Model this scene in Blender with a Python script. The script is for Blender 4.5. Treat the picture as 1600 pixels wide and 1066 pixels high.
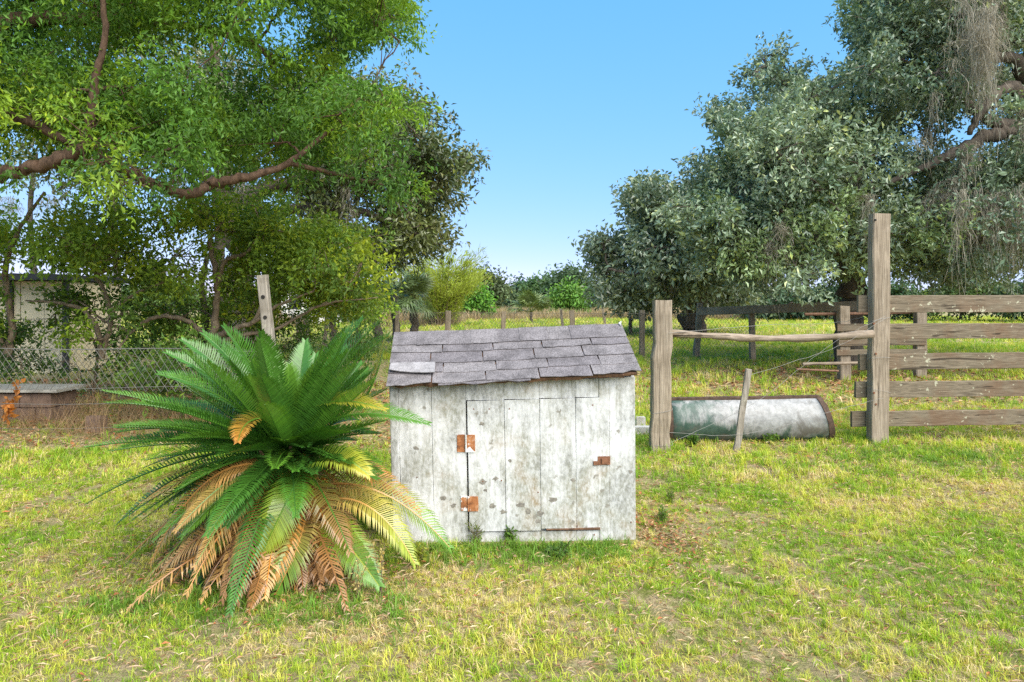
import bpy, math, random, zlib
import numpy as np

# ------------------------------------------------------------------ clear
for o in list(bpy.data.objects):
    bpy.data.objects.remove(o, do_unlink=True)
S = bpy.context.scene
COL = S.collection
rng = np.random.default_rng(11)
random.seed(11)

# ------------------------------------------------------------------ camera
F, CX, HY, CAMZ = 1067.0, 800.0, 470.0, 1.5      # focal length and horizon in photograph pixels
cam = bpy.data.cameras.new('camera')
cam.sensor_width = 36.0
cam.lens = 36.0 * F / 1600.0
cam.shift_y = -(533.0 - HY) / 1600.0
cam.clip_start, cam.clip_end = 0.05, 2000
camo = bpy.data.objects.new('camera', cam)
COL.objects.link(camo)
camo.location = (0, 0, CAMZ)
camo.rotation_euler = (math.radians(90), 0, 0)
S.camera = camo

# ------------------------------------------------------------------ sky, sun, exposure
SUN_EL, SUN_AZ = math.radians(47), math.radians(40)   # azimuth of the direction towards the sun, from -Y (behind the camera) towards +X
sun_dir = np.array([math.sin(SUN_AZ) * math.cos(SUN_EL), -math.cos(SUN_AZ) * math.cos(SUN_EL), math.sin(SUN_EL)])
W = bpy.data.worlds.new('World')
S.world = W
W.use_nodes = True
nt = W.node_tree
bg = nt.nodes['Background']
sky = nt.nodes.new('ShaderNodeTexSky')
sky.sky_type = 'NISHITA'
sky.sun_disc = False
sky.sun_elevation = SUN_EL
sky.sun_rotation = math.atan2(sun_dir[0], sun_dir[1])
sky.air_density = 0.6
sky.dust_density = 0.0
sky.ozone_density = 2.0
# the photograph's sky is lifted and evened out: compress each channel of the physical sky over its whole dome
sp = nt.nodes.new('ShaderNodeSeparateColor')
cb = nt.nodes.new('ShaderNodeCombineColor')
nt.links.new(sky.outputs[0], sp.inputs[0])
for ch, (gam, k) in enumerate(((0.75, 0.222), (0.33, 0.49), (0.25, 0.79))):
    p_ = nt.nodes.new('ShaderNodeMath'); p_.operation = 'POWER'; p_.inputs[1].default_value = gam
    q_ = nt.nodes.new('ShaderNodeMath'); q_.operation = 'MULTIPLY'; q_.inputs[1].default_value = k / 0.15 / 1.89
    nt.links.new(sp.outputs[ch], p_.inputs[0]); nt.links.new(p_.outputs[0], q_.inputs[0]); nt.links.new(q_.outputs[0], cb.inputs[ch])
nt.links.new(cb.outputs[0], bg.inputs[0])
bg.inputs[1].default_value = 0.15
sl = bpy.data.lights.new('sun', 'SUN')
sl.energy = 4.4
sl.angle = math.radians(75)
sl.color = (1.0, 0.925, 0.80)
so = bpy.data.objects.new('sun', sl)
COL.objects.link(so)
from mathutils import Vector
so.rotation_euler = Vector(sun_dir).to_track_quat('Z', 'Y').to_euler()
S.view_settings.view_transform = 'Standard'
S.view_settings.look = 'None'
S.view_settings.gamma = 1.0
S.view_settings.use_curve_mapping = False
S.view_settings.exposure = 1.0
S.render.engine = 'CYCLES'
S.cycles.max_bounces = 7
S.cycles.diffuse_bounces = 4
S.cycles.glossy_bounces = 2
S.cycles.transmission_bounces = 4
S.cycles.transparent_max_bounces = 4
S.cycles.caustics_reflective = False
S.cycles.caustics_refractive = False
S.cycles.use_denoising = False

# ------------------------------------------------------------------ helpers
def P(px, py, D):
    """photograph pixel at distance D -> world point"""
    return np.array([(px - CX) / F * D, D, CAMZ - (py - HY) / F * D])

def vnoise(x, y, seed=0):
    xi, yi = np.floor(x).astype(np.int64), np.floor(y).astype(np.int64)
    fx, fy = x - xi, y - yi
    fx = fx * fx * (3 - 2 * fx); fy = fy * fy * (3 - 2 * fy)
    def h(a, b):
        n = (a * 374761393 + b * 668265263 + seed * 974634777) & 0xFFFFFFFF
        n = ((n ^ (n >> 13)) * 1274126177) & 0xFFFFFFFF
        return ((n ^ (n >> 16)) & 0xFFFF) / 65535.0
    return (h(xi, yi) * (1 - fx) + h(xi + 1, yi) * fx) * (1 - fy) + (h(xi, yi + 1) * (1 - fx) + h(xi + 1, yi + 1) * fx) * fy

def fbm(x, y, seed=0, octv=3):
    s, a, t = 0, 1.0, 0
    for k in range(octv):
        s = s + a * vnoise(x * 2 ** k, y * 2 ** k, seed + k); t += a; a *= 0.5
    return s / t

def ground_z(x, y):
    x = np.asarray(x, float); y = np.asarray(y, float)
    d = np.clip((np.abs(y) + np.abs(x) * 0.3) / 4.0, 0.3, 3)
    return (fbm(x * 0.55, y * 0.55, 5, 3) - 0.5) * 0.05 * d

def norm(v):
    v = np.asarray(v, float)
    return v / (np.linalg.norm(v, axis=-1, keepdims=True) + 1e-9)

def np_mesh(name, V, T, mats, col=None, smooth=False, midx=None):
    V = np.asarray(V, np.float32).reshape(-1, 3)
    T = np.asarray(T, np.int32).reshape(-1, 3)
    me = bpy.data.meshes.new(name)
    me.vertices.add(len(V)); me.loops.add(len(T) * 3); me.polygons.add(len(T))
    me.vertices.foreach_set('co', V.ravel())
    me.loops.foreach_set('vertex_index', T.ravel())
    me.polygons.foreach_set('loop_start', np.arange(len(T), dtype=np.int32) * 3)
    me.polygons.foreach_set('use_smooth', np.full(len(T), bool(smooth)))
    if midx is not None:
        me.polygons.foreach_set('material_index', np.asarray(midx, np.int32))
    me.update(calc_edges=True)
    for m in (mats if isinstance(mats, (list, tuple)) else [mats]):
        me.materials.append(m)
    if col is not None:
        col = np.asarray(col, np.float32)
        if col.shape[1] == 3:
            col = np.concatenate([col, np.ones((len(col), 1), np.float32)], 1)
        a = me.attributes.new('col', 'FLOAT_COLOR', 'POINT')
        a.data.foreach_set('color', col.ravel())
    return me

def reseed(text):
    global rng
    rng = np.random.default_rng(zlib.crc32(text.encode()))

WLOC = {}
def link(name, me, parent=None, loc=None):
    o = bpy.data.objects.new(name, me)
    COL.objects.link(o)
    if parent is not None:
        o.parent = parent
    if loc is not None:
        o.location = tuple(float(c) for c in loc)
    return o

def tag(o, label=None, cat=None, group=None, kind=None):
    if label: o['label'] = label
    if cat: o['category'] = cat
    if group: o['group'] = group
    if kind: o['kind'] = kind
    return o

def thing(name, label, cat, base, group=None):
    o = link(name, None, None, base)
    tag(o, label, cat, group)
    WLOC[o.name] = np.array(base, float)
    return o

def wl(o):
    """world location of a thing or of a part that lies in it"""
    return WLOC.get(o.name, np.zeros(3))

def part(name, geo, mats, parent, col=None, smooth=False, midx=None, label=None, kind=None):
    """geo = (verts in world space, triangles); becomes a mesh under its thing"""
    base = wl(parent)
    o = link(name, np_mesh(name, np.asarray(geo[0]) - base, geo[1], mats, col, smooth, midx), parent)
    WLOC[o.name] = base
    if label: o['label'] = label
    if kind: o['kind'] = kind
    return o

def single(name, geo, mats, label, cat, col=None, smooth=False, group=None, kind=None, base=None):
    V = np.asarray(geo[0], float)
    if base is None:
        base = np.array([V[:, 0].mean(), V[:, 1].mean(), V[:, 2].min()])
    o = link(name, np_mesh(name, V - base, geo[1], mats, col, smooth), None, base)
    WLOC[o.name] = np.array(base)
    return tag(o, label, cat, group, kind)

def join(geos):
    vs, ts, n = [], [], 0
    for v, t in geos:
        vs.append(np.asarray(v, float).reshape(-1, 3)); ts.append(np.asarray(t).reshape(-1, 3) + n); n += len(vs[-1])
    return np.concatenate(vs), np.concatenate(ts)

def frames(pts, up=(0, 0, 1)):
    pts = np.asarray(pts, float)
    t = norm(np.gradient(pts, axis=0))
    n0 = np.cross(t[0], np.asarray(up, float))
    if np.linalg.norm(n0) < 1e-3:
        n0 = np.cross(t[0], (1, 0, 0))
    n = [norm(n0)]
    for k in range(1, len(pts)):
        v = n[-1] - t[k] * np.dot(n[-1], t[k])
        n.append(norm(v))
    n = np.array(n)
    return t, n, np.cross(n, t)

def sweep(pts, prof, scale=None, up=(0, 0, 1), cap=True, jit=0.0):
    """closed profile (k,2) carried along a path; profile x runs sideways, y runs 'up'"""
    pts = np.asarray(pts, float); prof = np.asarray(prof, float)
    t, n, b = frames(pts, up)
    N, K = len(pts), len(prof)
    sc = np.ones(N) if scale is None else np.asarray(scale, float)
    V = pts[:, None, :] + (n[:, None, :] * prof[None, :, 0:1] + b[:, None, :] * prof[None, :, 1:2]) * sc[:, None, None]
    if jit:
        V = V + rng.normal(0, jit, V.shape)
    V = V.reshape(-1, 3)
    i, j = np.meshgrid(np.arange(N - 1), np.arange(K), indexing='ij')
    a = i * K + j; c = i * K + (j + 1) % K
    T = np.concatenate([np.stack([a, a + K, c], -1).reshape(-1, 3), np.stack([c, a + K, c + K], -1).reshape(-1, 3)])
    if cap:
        V = np.concatenate([V, pts[:1], pts[-1:]])
        c0, c1 = N * K, N * K + 1
        j = np.arange(K)
        T = np.concatenate([T, np.stack([np.full(K, c0), j, (j + 1) % K], -1),
                            np.stack([np.full(K, c1), (N - 1) * K + (j + 1) % K, (N - 1) * K + j], -1)])
    return V, T

def rectprof(w, h, ch=0.006):
    w, h = w / 2, h / 2
    return [(-w + ch, -h), (w - ch, -h), (w, -h + ch), (w, h - ch), (w - ch, h), (-w + ch, h), (-w, h - ch), (-w, -h + ch)]

def circ(k, r=1.0):
    a = np.arange(k) * 2 * math.pi / k
    return np.stack([np.cos(a), np.sin(a)], -1) * r

def tube(pts, radii, k=6, cap=False):
    return sweep(pts, circ(k), radii, cap=cap)

def board(p0, p1, h, th, seg=10, wob=0.004, up=(0, 0, 1), ch=0.005):
    """a sawn board from p0 to p1, h high, th thick, its edges a little uneven"""
    p0, p1 = np.asarray(p0, float), np.asarray(p1, float)
    s = np.linspace(0, 1, seg + 1)[:, None]
    pts = p0 + (p1 - p0) * s
    pts[1:-1] += rng.normal(0, wob, (seg - 1, 3)) * 0.5
    return sweep(pts, rectprof(th, h, ch), 1 + rng.normal(0, wob * 2, seg + 1), up=up, jit=wob * 0.25)

def post(base, top, w, d, seg=10, wob=0.004, bury=0.25, taper=0.97):
    base, top = np.asarray(base, float), np.asarray(top, float)
    ax = norm(top - base)
    b = base - ax * bury
    s = np.linspace(0, 1, seg + 1)
    pts = b + (top - b) * s[:, None]
    pts[1:-1, :2] += rng.normal(0, wob, (seg - 1, 2))
    sc = 1 + (taper - 1) * s + rng.normal(0, wob * 1.5, seg + 1)
    return sweep(pts, rectprof(w, d, min(w, d) * 0.09), sc, up=(0, 1, 0), jit=wob * 0.35)

def catmull(pts, n=8):
    p = np.asarray(pts, float)
    p = np.concatenate([[2 * p[0] - p[1]], p, [2 * p[-1] - p[-2]]])
    out = []
    for i in range(1, len(p) - 2):
        for s in np.linspace(0, 1, n, endpoint=False):
            out.append(0.5 * ((2 * p[i]) + (-p[i - 1] + p[i + 1]) * s + (2 * p[i - 1] - 5 * p[i] + 4 * p[i + 1] - p[i + 2]) * s * s
                              + (-p[i - 1] + 3 * p[i] - 3 * p[i + 1] + p[i + 2]) * s ** 3))
    out.append(p[-2])
    return np.array(out)

# ------------------------------------------------------------------ materials
def new_mat(name):
    m = bpy.data.materials.new(name)
    m.use_nodes = True
    n = m.node_tree
    return m, n, n.nodes['Principled BSDF'], n.links.new, n.nodes.new

def ramp(n, stops, interp='LINEAR'):
    r = n.nodes.new('ShaderNodeValToRGB')
    r.color_ramp.interpolation = interp
    e = r.color_ramp.elements
    while len(e) < len(stops): e.new(0.5)
    for k, (p, c) in enumerate(stops):
        e[k].position = p
        e[k].color = tuple(c) + (1,) if len(c) == 3 else c
    return r

def coords(n, scale=(1, 1, 1), rot=(0, 0, 0), which='Object'):
    tc = n.nodes.new('ShaderNodeTexCoord'); mp = n.nodes.new('ShaderNodeMapping')
    mp.inputs['Scale'].default_value = scale
    mp.inputs['Rotation'].default_value = rot
    n.links.new(tc.outputs[which], mp.inputs[0])
    return mp.outputs[0]

def noise(n, vec, scale, detail=4, rough=0.6, dist=0.0):
    t = n.nodes.new('ShaderNodeTexNoise')
    t.inputs['Scale'].default_value = scale
    t.inputs['Detail'].default_value = detail
    t.inputs['Roughness'].default_value = rough
    t.inputs['Distortion'].default_value = dist
    if vec is not None: n.links.new(vec, t.inputs['Vector'])
    return t.outputs['Fac']

def mix(n, fac, a, b, mode='MIX'):
    m = n.nodes.new('ShaderNodeMix'); m.data_type = 'RGBA'; m.blend_type = mode
    for sock, v in ((m.inputs[0], fac), (m.inputs[6], a), (m.inputs[7], b)):
        if hasattr(v, 'is_linked') or hasattr(v, 'links'): n.links.new(v, sock)
        elif isinstance(v, (int, float)): sock.default_value = v
        else: sock.default_value = tuple(v) + (1,) if len(v) == 3 else v
    return m.outputs[2]

def bump(n, h, dist=0.01, strength=0.6):
    b = n.nodes.new('ShaderNodeBump')
    b.inputs['Distance'].default_value = dist
    b.inputs['Strength'].default_value = strength
    n.links.new(h, b.inputs['Height'])
    return b.outputs[0]

def leaf_mat(name, rough=0.45, spec=0.4, trans=0.35, attr='GEOMETRY', sat=1.0, tint=(1.15, 1.1, 0.55)):
    m, n, b, L, N = new_mat(name)
    at = N('ShaderNodeAttribute'); at.attribute_name = 'col'; at.attribute_type = attr
    L(at.outputs['Color'], b.inputs['Base Color'])
    b.inputs['Roughness'].default_value = rough
    b.inputs['Specular IOR Level'].default_value = spec
    tr = N('ShaderNodeBsdfTranslucent')
    L(mix(n, 1.0, at.outputs['Color'], tint, 'MULTIPLY'), tr.inputs[0])
    ms = N('ShaderNodeMixShader'); ms.inputs[0].default_value = trans
    L(b.outputs[0], ms.inputs[1]); L(tr.outputs[0], ms.inputs[2])
    L(ms.outputs[0], n.nodes['Material Output'].inputs[0])
    return m

def bark_mat(name, c0, c1, scale=9.0):
    m, n, b, L, N = new_mat(name)
    v = coords(n, (1, 1, 0.35))
    f = noise(n, v, scale, 6, 0.7, 0.6)
    r = ramp(n, [(0.3, c0), (0.68, c1)])
    L(f, r.inputs[0]); L(r.outputs[0], b.inputs['Base Color'])
    b.inputs['Roughness'].default_value = 0.9
    b.inputs['Specular IOR Level'].default_value = 0.2
    L(bump(n, f, 0.04, 0.8), b.inputs['Normal'])
    return m

def wood_mat(name, axis, c0, c1, c2, lichen=0.0, stain=(0.10, 0.075, 0.045), stain_amt=0.5):
    """weathered timber: grain drawn out along one axis, darker stains, pale lichen spots"""
    m, n, b, L, N = new_mat(name)
    sc = [34, 34, 34]; sc[axis] = 1.1
    g = noise(n, coords(n, sc), 1.6, 8, 0.7, 1.2)
    sc2 = [70, 70, 70]; sc2[axis] = 2.0
    g2 = noise(n, coords(n, sc2), 1.5, 3, 0.6, 0.4)
    r = ramp(n, [(0.25, c0), (0.5, c1), (0.78, c2)])
    L(g, r.inputs[0])
    col = mix(n, 0.75, r.outputs[0], ramp_out(n, g2, [(0.3, (0.42, 0.40, 0.38)), (0.62, (1.1, 1.1, 1.1))]), 'MULTIPLY')
    p = noise(n, coords(n), 2.6, 5, 0.65, 0.3)
    sm = ramp_out(n, p, [(0.46, (0, 0, 0)), (0.66, (stain_amt,) * 3)])
    col = mix(n, sm, col, stain)
    if lichen:
        l = noise(n, coords(n), 11, 3, 0.75, 0.2)
        lm = ramp_out(n, l, [(0.635, (0, 0, 0)), (0.67, (lichen,) * 3)])
        col = mix(n, lm, col, (0.50, 0.49, 0.36))
    # long dark checks
    sc3 = [30, 30, 30]; sc3[axis] = 0.7
    ck = noise(n, coords(n, sc3), 1.0, 2, 0.5, 0.3)
    cm = ramp_out(n, ck, [(0.315, (0.85,) * 3), (0.345, (0, 0, 0))])
    col = mix(n, cm, col, (0.035, 0.026, 0.018))
    L(col, b.inputs['Base Color'])
    b.inputs['Roughness'].default_value = 0.88
    b.inputs['Specular IOR Level'].default_value = 0.2
    L(bump(n, g, 0.006, 0.9), b.inputs['Normal'])
    return m

def ramp_out(n, fac, stops, interp='LINEAR'):
    r = ramp(n, stops, interp)
    n.links.new(fac, r.inputs[0])
    return r.outputs[0]

def plain_mat(name, col, rough=0.7, metal=0.0, var=0.25, scale=6.0, spec=0.4):
    m, n, b, L, N = new_mat(name)
    f = noise(n, coords(n), scale, 5, 0.65)
    c = np.array(col)
    L(ramp_out(n, f, [(0.3, tuple(c * (1 - var))), (0.7, tuple(np.minimum(c * (1 + var), 1)))]), b.inputs['Base Color'])
    b.inputs['Roughness'].default_value = rough
    b.inputs['Metallic'].default_value = metal
    b.inputs['Specular IOR Level'].default_value = spec
    return m

# ------------------------------------------------------------------ ground
def dirt_mat():
    m, n, b, L, N = new_mat('soil_and_thatch')
    v = coords(n)
    big = noise(n, v, 0.9, 4, 0.6)
    mid = noise(n, v, 9, 5, 0.7, 0.5)
    fine = noise(n, v, 75, 4, 0.75, 0.8)
    c = ramp_out(n, fine, [(0.25, (0.10, 0.065, 0.035)), (0.42, (0.28, 0.20, 0.11)), (0.58, (0.50, 0.39, 0.23)), (0.8, (0.62, 0.51, 0.34))])
    c2 = ramp_out(n, fine, [(0.3, (0.07, 0.075, 0.02)), (0.55, (0.20, 0.22, 0.05)), (0.8, (0.36, 0.35, 0.12))])
    col = mix(n, ramp_out(n, mid, [(0.38, (0, 0, 0)), (0.62, (1, 1, 1))]), c, c2)
    col = mix(n, ramp_out(n, big, [(0.45, (0, 0, 0)), (0.75, (0.45,) * 3)]), col, (0.46, 0.33, 0.25))
    L(col, b.inputs['Base Color'])
    b.inputs['Roughness'].default_value = 0.95
    b.inputs['Specular IOR Level'].default_value = 0.1
    L(bump(n, fine, 0.02, 0.9), b.inputs['Normal'])
    return m

def build_ground():
    def axis(lim, near, step):
        a = np.arange(-near, near + 1e-6, step)
        far = near * 1.35 ** np.arange(1, 20)
        far = far[far < lim]
        far = np.append(far, lim)
        return np.concatenate([-far[::-1], a, far])
    xs = axis(600, 14, 0.14)
    ys = axis(600, 14, 0.14)
    X, Y = np.meshgrid(xs, ys, indexing='ij')
    V = np.stack([X, Y, ground_z(X, Y) * (np.hypot(X, Y) < 60)], -1).reshape(-1, 3)
    nx, ny = len(xs), len(ys)
    i, j = np.meshgrid(np.arange(nx - 1), np.arange(ny - 1), indexing='ij')
    a = (i * ny + j).ravel()
    T = np.concatenate([np.stack([a, a + ny, a + 1], -1), np.stack([a + 1, a + ny, a + ny + 1], -1)])
    o = link('ground', np_mesh('ground', V, T, dirt_mat(), smooth=True))
    tag(o, 'sandy ground strewn with thatch under the grass', kind='structure')

reseed('build_ground')
build_ground()

# ------------------------------------------------------------------ grass (geometry-node instances of small tufts)
def blade_geo(x, y, L, w, az, lean, bend, z0=0.0):
    d = np.array([math.cos(az), math.sin(az), 0]); s = np.array([-d[1], d[0], 0])
    p0 = np.array([x, y, z0 - 0.006])
    p1 = p0 + (d * math.sin(lean) + np.array([0, 0, math.cos(lean)])) * L * 0.5
    l2 = lean + bend
    p2 = p1 + (d * math.sin(l2) + np.array([0, 0, math.cos(l2)])) * L * 0.5
    V = np.array([p0 - s * w * .4, p0 + s * w * .4, p1 - s * w * .5, p1 + s * w * .5, p2])
    return V, np.array([[0, 1, 2], [2, 1, 3], [2, 3, 4]])

def tuft(n, Lr, wr, spread, lean_max, bend):
    return join([blade_geo(*(rng.normal(0, spread, 2)), rng.uniform(*Lr), rng.uniform(*wr), rng.uniform(0, 6.283),
                           abs(rng.normal(0, lean_max)), rng.uniform(0.1, bend)) for _ in range(n)])

grass_mat = leaf_mat('grass_blade', 0.5, 0.35, 0.35, 'INSTANCER')
hidden = bpy.data.collections.new('grass_tuft_sources')   # not linked to the scene: only read by the node trees

def tuft_collection(name, specs):
    c = bpy.data.collections.new(name)
    for k, sp in enumerate(specs):
        V, T = tuft(*sp)
        o = bpy.data.objects.new(name + '_blades', np_mesh(name, V, T, grass_mat))
        c.objects.link(o)
    return c

def scatter(name, label, pts, rot, scl, col, coll, tilt=None):
    me = bpy.data.meshes.new(name)
    me.vertices.add(len(pts))
    me.vertices.foreach_set('co', np.asarray(pts, np.float32).ravel())
    a = me.attributes.new('rotv', 'FLOAT_VECTOR', 'POINT'); a.data.foreach_set('vector', np.asarray(rot, np.float32).ravel())
    a = me.attributes.new('scl', 'FLOAT_VECTOR', 'POINT'); a.data.foreach_set('vector', np.asarray(scl, np.float32).ravel())
    c4 = np.concatenate([col, np.ones((len(col), 1))], 1).astype(np.float32)
    a = me.attributes.new('col', 'FLOAT_COLOR', 'POINT'); a.data.foreach_set('color', c4.ravel())
    o = link(name, me)
    tag(o, label, name.replace('_', ' ').split()[-1] if False else None, kind='stuff')
    ng = bpy.data.node_groups.new(name, 'GeometryNodeTree')
    ng.interface.new_socket('Geometry', in_out='INPUT', socket_type='NodeSocketGeometry')
    ng.interface.new_socket('Geometry', in_out='OUTPUT', socket_type='NodeSocketGeometry')
    N, L = ng.nodes.new, ng.links.new
    gi, go = N('NodeGroupInput'), N('NodeGroupOutput')
    ci = N('GeometryNodeCollectionInfo')
    ci.inputs['Collection'].default_value = coll
    ci.inputs['Separate Children'].default_value = True
    ci.inputs['Reset Children'].default_value = True
    mp = N('GeometryNodeMeshToPoints')
    ip = N('GeometryNodeInstanceOnPoints')
    ip.inputs['Pick Instance'].default_value = True
    def attr(nm, dt):
        q = N('GeometryNodeInputNamedAttribute'); q.data_type = dt; q.inputs['Name'].default_value = nm
        return q.outputs['Attribute']
    L(gi.outputs[0], mp.inputs[0]); L(mp.outputs[0], ip.inputs['Points'])
    L(ci.outputs[0], ip.inputs['Instance'])
    L(attr('rotv', 'FLOAT_VECTOR'), ip.inputs['Rotation'])
    L(attr('scl', 'FLOAT_VECTOR'), ip.inputs['Scale'])
    L(ip.outputs[0], go.inputs[0])
    md = o.modifiers.new('scatter', 'NODES'); md.node_group = ng
    return o

SHED_BOX = (-0.76, 4.16, 0.80, 5.1)
GRASS_COLS = np.array([[0.225, 0.385, 0.026],    # fresh green
                       [0.410, 0.540, 0.038],    # lime
                       [0.620, 0.590, 0.090],    # yellowing
                       [0.720, 0.570, 0.320]])   # straw
def field_points(d0, d1, dens, margin=1.25, shift=0.0):
    n = int(dens * margin * 1.5 * (d1 ** 2 - d0 ** 2) / 2)
    y = np.sqrt(rng.uniform(d0 ** 2, d1 ** 2, n))
    x = rng.uniform(-1, 1, n) * 0.75 * margin * (y + 0.4)
    return x, y

def grass_colour(x, y, dry_bias=0.0):
    n = len(x)
    a = fbm(x * 0.8, y * 0.8, 21, 3); b = fbm(x * 2.6, y * 2.6, 31, 3)
    t = np.clip((a - 0.5) * 0.75 + (b - 0.5) * 1.3 + 0.35 + dry_bias + rng.normal(0, 0.28, n), 0, 0.999) * 3
    i = t.astype(int); f = (t - i)[:, None]
    c = GRASS_COLS[i] * (1 - f) + GRASS_COLS[np.minimum(i + 1, 3)] * f
    return c * rng.uniform(0.75, 1.2, (n, 1))

def litter_mask(x, y):
    """1 where leaf litter and bare soil win over grass"""
    m = np.zeros(len(x))
    left = (y > 6.6 + 0.5 * fbm(x, y, 3)) & (x < -1.0 - 0.15 * (y - 7)) & (y < 17)
    m[left] = 0.86
    under_oak = np.exp(-(((x - 6.5) / 4.0) ** 2 + ((y - 12.5) / 3.5) ** 2))
    m = np.maximum(m, 0.75 * under_oak)
    side = np.exp(-(((x - 1.0) / 0.2) ** 2 + ((y - 4.3) / 0.35) ** 2))
    m = np.maximum(m, 0.95 * side)
    m = np.maximum(m, 0.85 * np.exp(-(((x + 1.25) / 0.5) ** 2 + ((y - 3.95) / 0.45) ** 2)))
    bare = 0.5 * fbm(x * 1.5 + 7, y * 1.5, 77, 4) + 0.5 * fbm(x * 5.5, y * 5.5, 78, 2)
    m = np.maximum(m, np.clip((bare - 0.585) * 10, 0, 0.93))
    return m

def build_grass():
    near = tuft_collection('lawn_tuft', [(13, (0.035, 0.095), (0.0035, 0.0065), 0.022, 0.75, 1.1),
                                         (11, (0.05, 0.12), (0.0035, 0.006), 0.018, 0.65, 0.9),
                                         (12, (0.03, 0.07), (0.003, 0.006), 0.03, 0.95, 0.9),
                                         (9, (0.06, 0.15), (0.004, 0.0065), 0.015, 0.5, 1.2),
                                         (14, (0.03, 0.08), (0.0025, 0.005), 0.035, 1.2, 0.5)])
    def put(name, label, x, y, s0, s1, coll, dry=0.0, keep=1.0, hs=1.0):
        k = rng.uniform(0, 1, len(x)) > litter_mask(x, y) * keep
        k &= ~((x > SHED_BOX[0]) & (x < SHED_BOX[2]) & (y > SHED_BOX[1]) & (y < SHED_BOX[3]))
        x, y = x[k], y[k]
        n = len(x)
        tall = 0.7 + 0.75 * fbm(x * 1.1 + 3, y * 1.1, 55, 3)
        s = rng.uniform(s0, s1, n) * tall
        pts = np.stack([x, y, ground_z(x, y)], -1)
        rot = np.stack([rng.normal(0, .15, n), rng.normal(0, .15, n), rng.uniform(0, 6.283, n)], -1)
        scl = np.stack([s, s, s * rng.uniform(0.7, 1.15, n) * hs], -1)
        scatter(name, label, pts, rot, scl, grass_colour(x, y, dry), coll)
    x, y = field_points(2.2, 5.6, 1700)
    put('lawn_grass', 'short patchy green and straw coloured lawn grass around the white pump house', x, y, 0.33, 0.64, near)
    x, y = field_points(5.6, 10, 480)
    put('grass', 'lawn grass running up to the gate posts and the steel trough', x, y, 0.6, 1.1, near, -0.05)
    x, y = field_points(10, 24, 75)
    put('pasture_grass', 'pasture grass inside the chain link fence behind the gate', x, y, 1.2, 2.1, near, -0.05)
    x, y = field_points(24, 62, 9)
    put('field_grass', 'bright green grass of the field beyond the chain link fence', x, y, 3.2, 5.0, near, 0.02, 1.0, 0.6)
    # fresh green fringe along the pump house foot and below the tall post
    n = 700
    x = np.concatenate([rng.uniform(-0.75, 0.7, n), rng.normal(0, 0.6, 700) + 4.2, rng.uniform(-2.1, -0.5, 600)])
    y = np.concatenate([4.08 + 0.09 * (x[:n] + .75) / 1.5 - abs(rng.normal(0, 0.16, n)), 6.5 + rng.normal(0, 0.22, 700), 3.3 + rng.normal(0, 0.12, 600)])
    m = len(x)
    pts = np.stack([x, y, ground_z(x, y)], -1)
    s = rng.uniform(0.42, 1.0, m)
    c = np.array([[0.13, 0.26, 0.03]]) * rng.uniform(0.7, 1.4, (m, 1)) + rng.uniform(0, 0.05, (m, 1)) * np.array([[1, .8, .1]])
    scatter('weedy_grass', 'fresh darker green grass fringe at the foot of the white pump house', pts,
            np.stack([rng.normal(0, .2, m), rng.normal(0, .2, m), rng.uniform(0, 6.28, m)], -1), np.stack([s] * 3, -1), c, near)
    # tall dry weeds in the field
    dry = tuft_collection('dry_weed', [(24, (0.5, 1.0), (0.012, 0.03), 0.16, 0.28, 0.5), (18, (0.3, 0.8), (0.012, 0.03), 0.2, 0.4, 0.6)])
    n = 9000
    y = rng.uniform(36, 88, n); x = rng.uniform(-22, 30, n) * (y / 60)
    k = (fbm(x * .12, y * .12, 9, 3) > 0.40) & ((x < -3.5) | (y > 52))
    x, y = x[k], y[k]; n = len(x)
    c = np.array([[0.36, 0.25, 0.16]]) * rng.uniform(.6, 1.35, (n, 1)) + rng.uniform(0, .08, (n, 1)) * np.array([[.6, 1, .1]])
    s = rng.uniform(.5, 1.25, n)
    scatter('dry_grass', 'tall brown dry grass across the far field', np.stack([x, y, 0 * x], -1),
            np.stack([0 * x, 0 * x, rng.uniform(0, 6.28, n)], -1), np.stack([s * 1.3, s * 1.3, s], -1), c, dry)
    # dry brush beneath the left wire fence
    n = 700
    x = rng.uniform(-9, -2.0, n); y = rng.uniform(7.2, 9.6, n)
    c = np.array([[0.34, 0.22, 0.12]]) * rng.uniform(.6, 1.4, (n, 1))
    s = rng.uniform(.25, .62, n)
    scatter('brush_grass', 'brown dry brush tangled along the wire fence', np.stack([x, y, 0 * x], -1),
            np.stack([rng.normal(0, .35, n), rng.normal(0, .35, n), rng.uniform(0, 6.28, n)], -1), np.stack([s * .8, s * .8, s], -1), c,
            tuft_collection('brush', [(16, (0.4, 1.0), (0.004, 0.009), 0.16, 0.7, 0.9), (12, (0.4, 1.1), (0.004, 0.008), 0.2, 0.9, 0.6)]))

reseed('build_grass')
build_grass()

def quads_on_ground(x, y, L, w, tiltmax, col):
    n = len(x)
    az = rng.uniform(0, 6.283, n)
    d = np.stack([np.cos(az), np.sin(az), rng.normal(0, tiltmax, n)], -1)
    s = np.stack([-np.sin(az), np.cos(az), rng.normal(0, tiltmax, n)], -1)
    p = np.stack([x, y, ground_z(x, y) + 0.008 + rng.uniform(0, .02, n)], -1)
    V = np.stack([p - d * L[:, None] / 2, p + s * w[:, None] / 2 + [0, 0, .006], p + d * L[:, None] / 2, p - s * w[:, None] / 2 + [0, 0, .006]], 1).reshape(-1, 3)
    a = np.arange(n) * 4
    T = np.concatenate([np.stack([a, a + 2, a + 1], -1), np.stack([a, a + 3, a + 2], -1)])
    return V, T, np.repeat(col, 4, 0)

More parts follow.
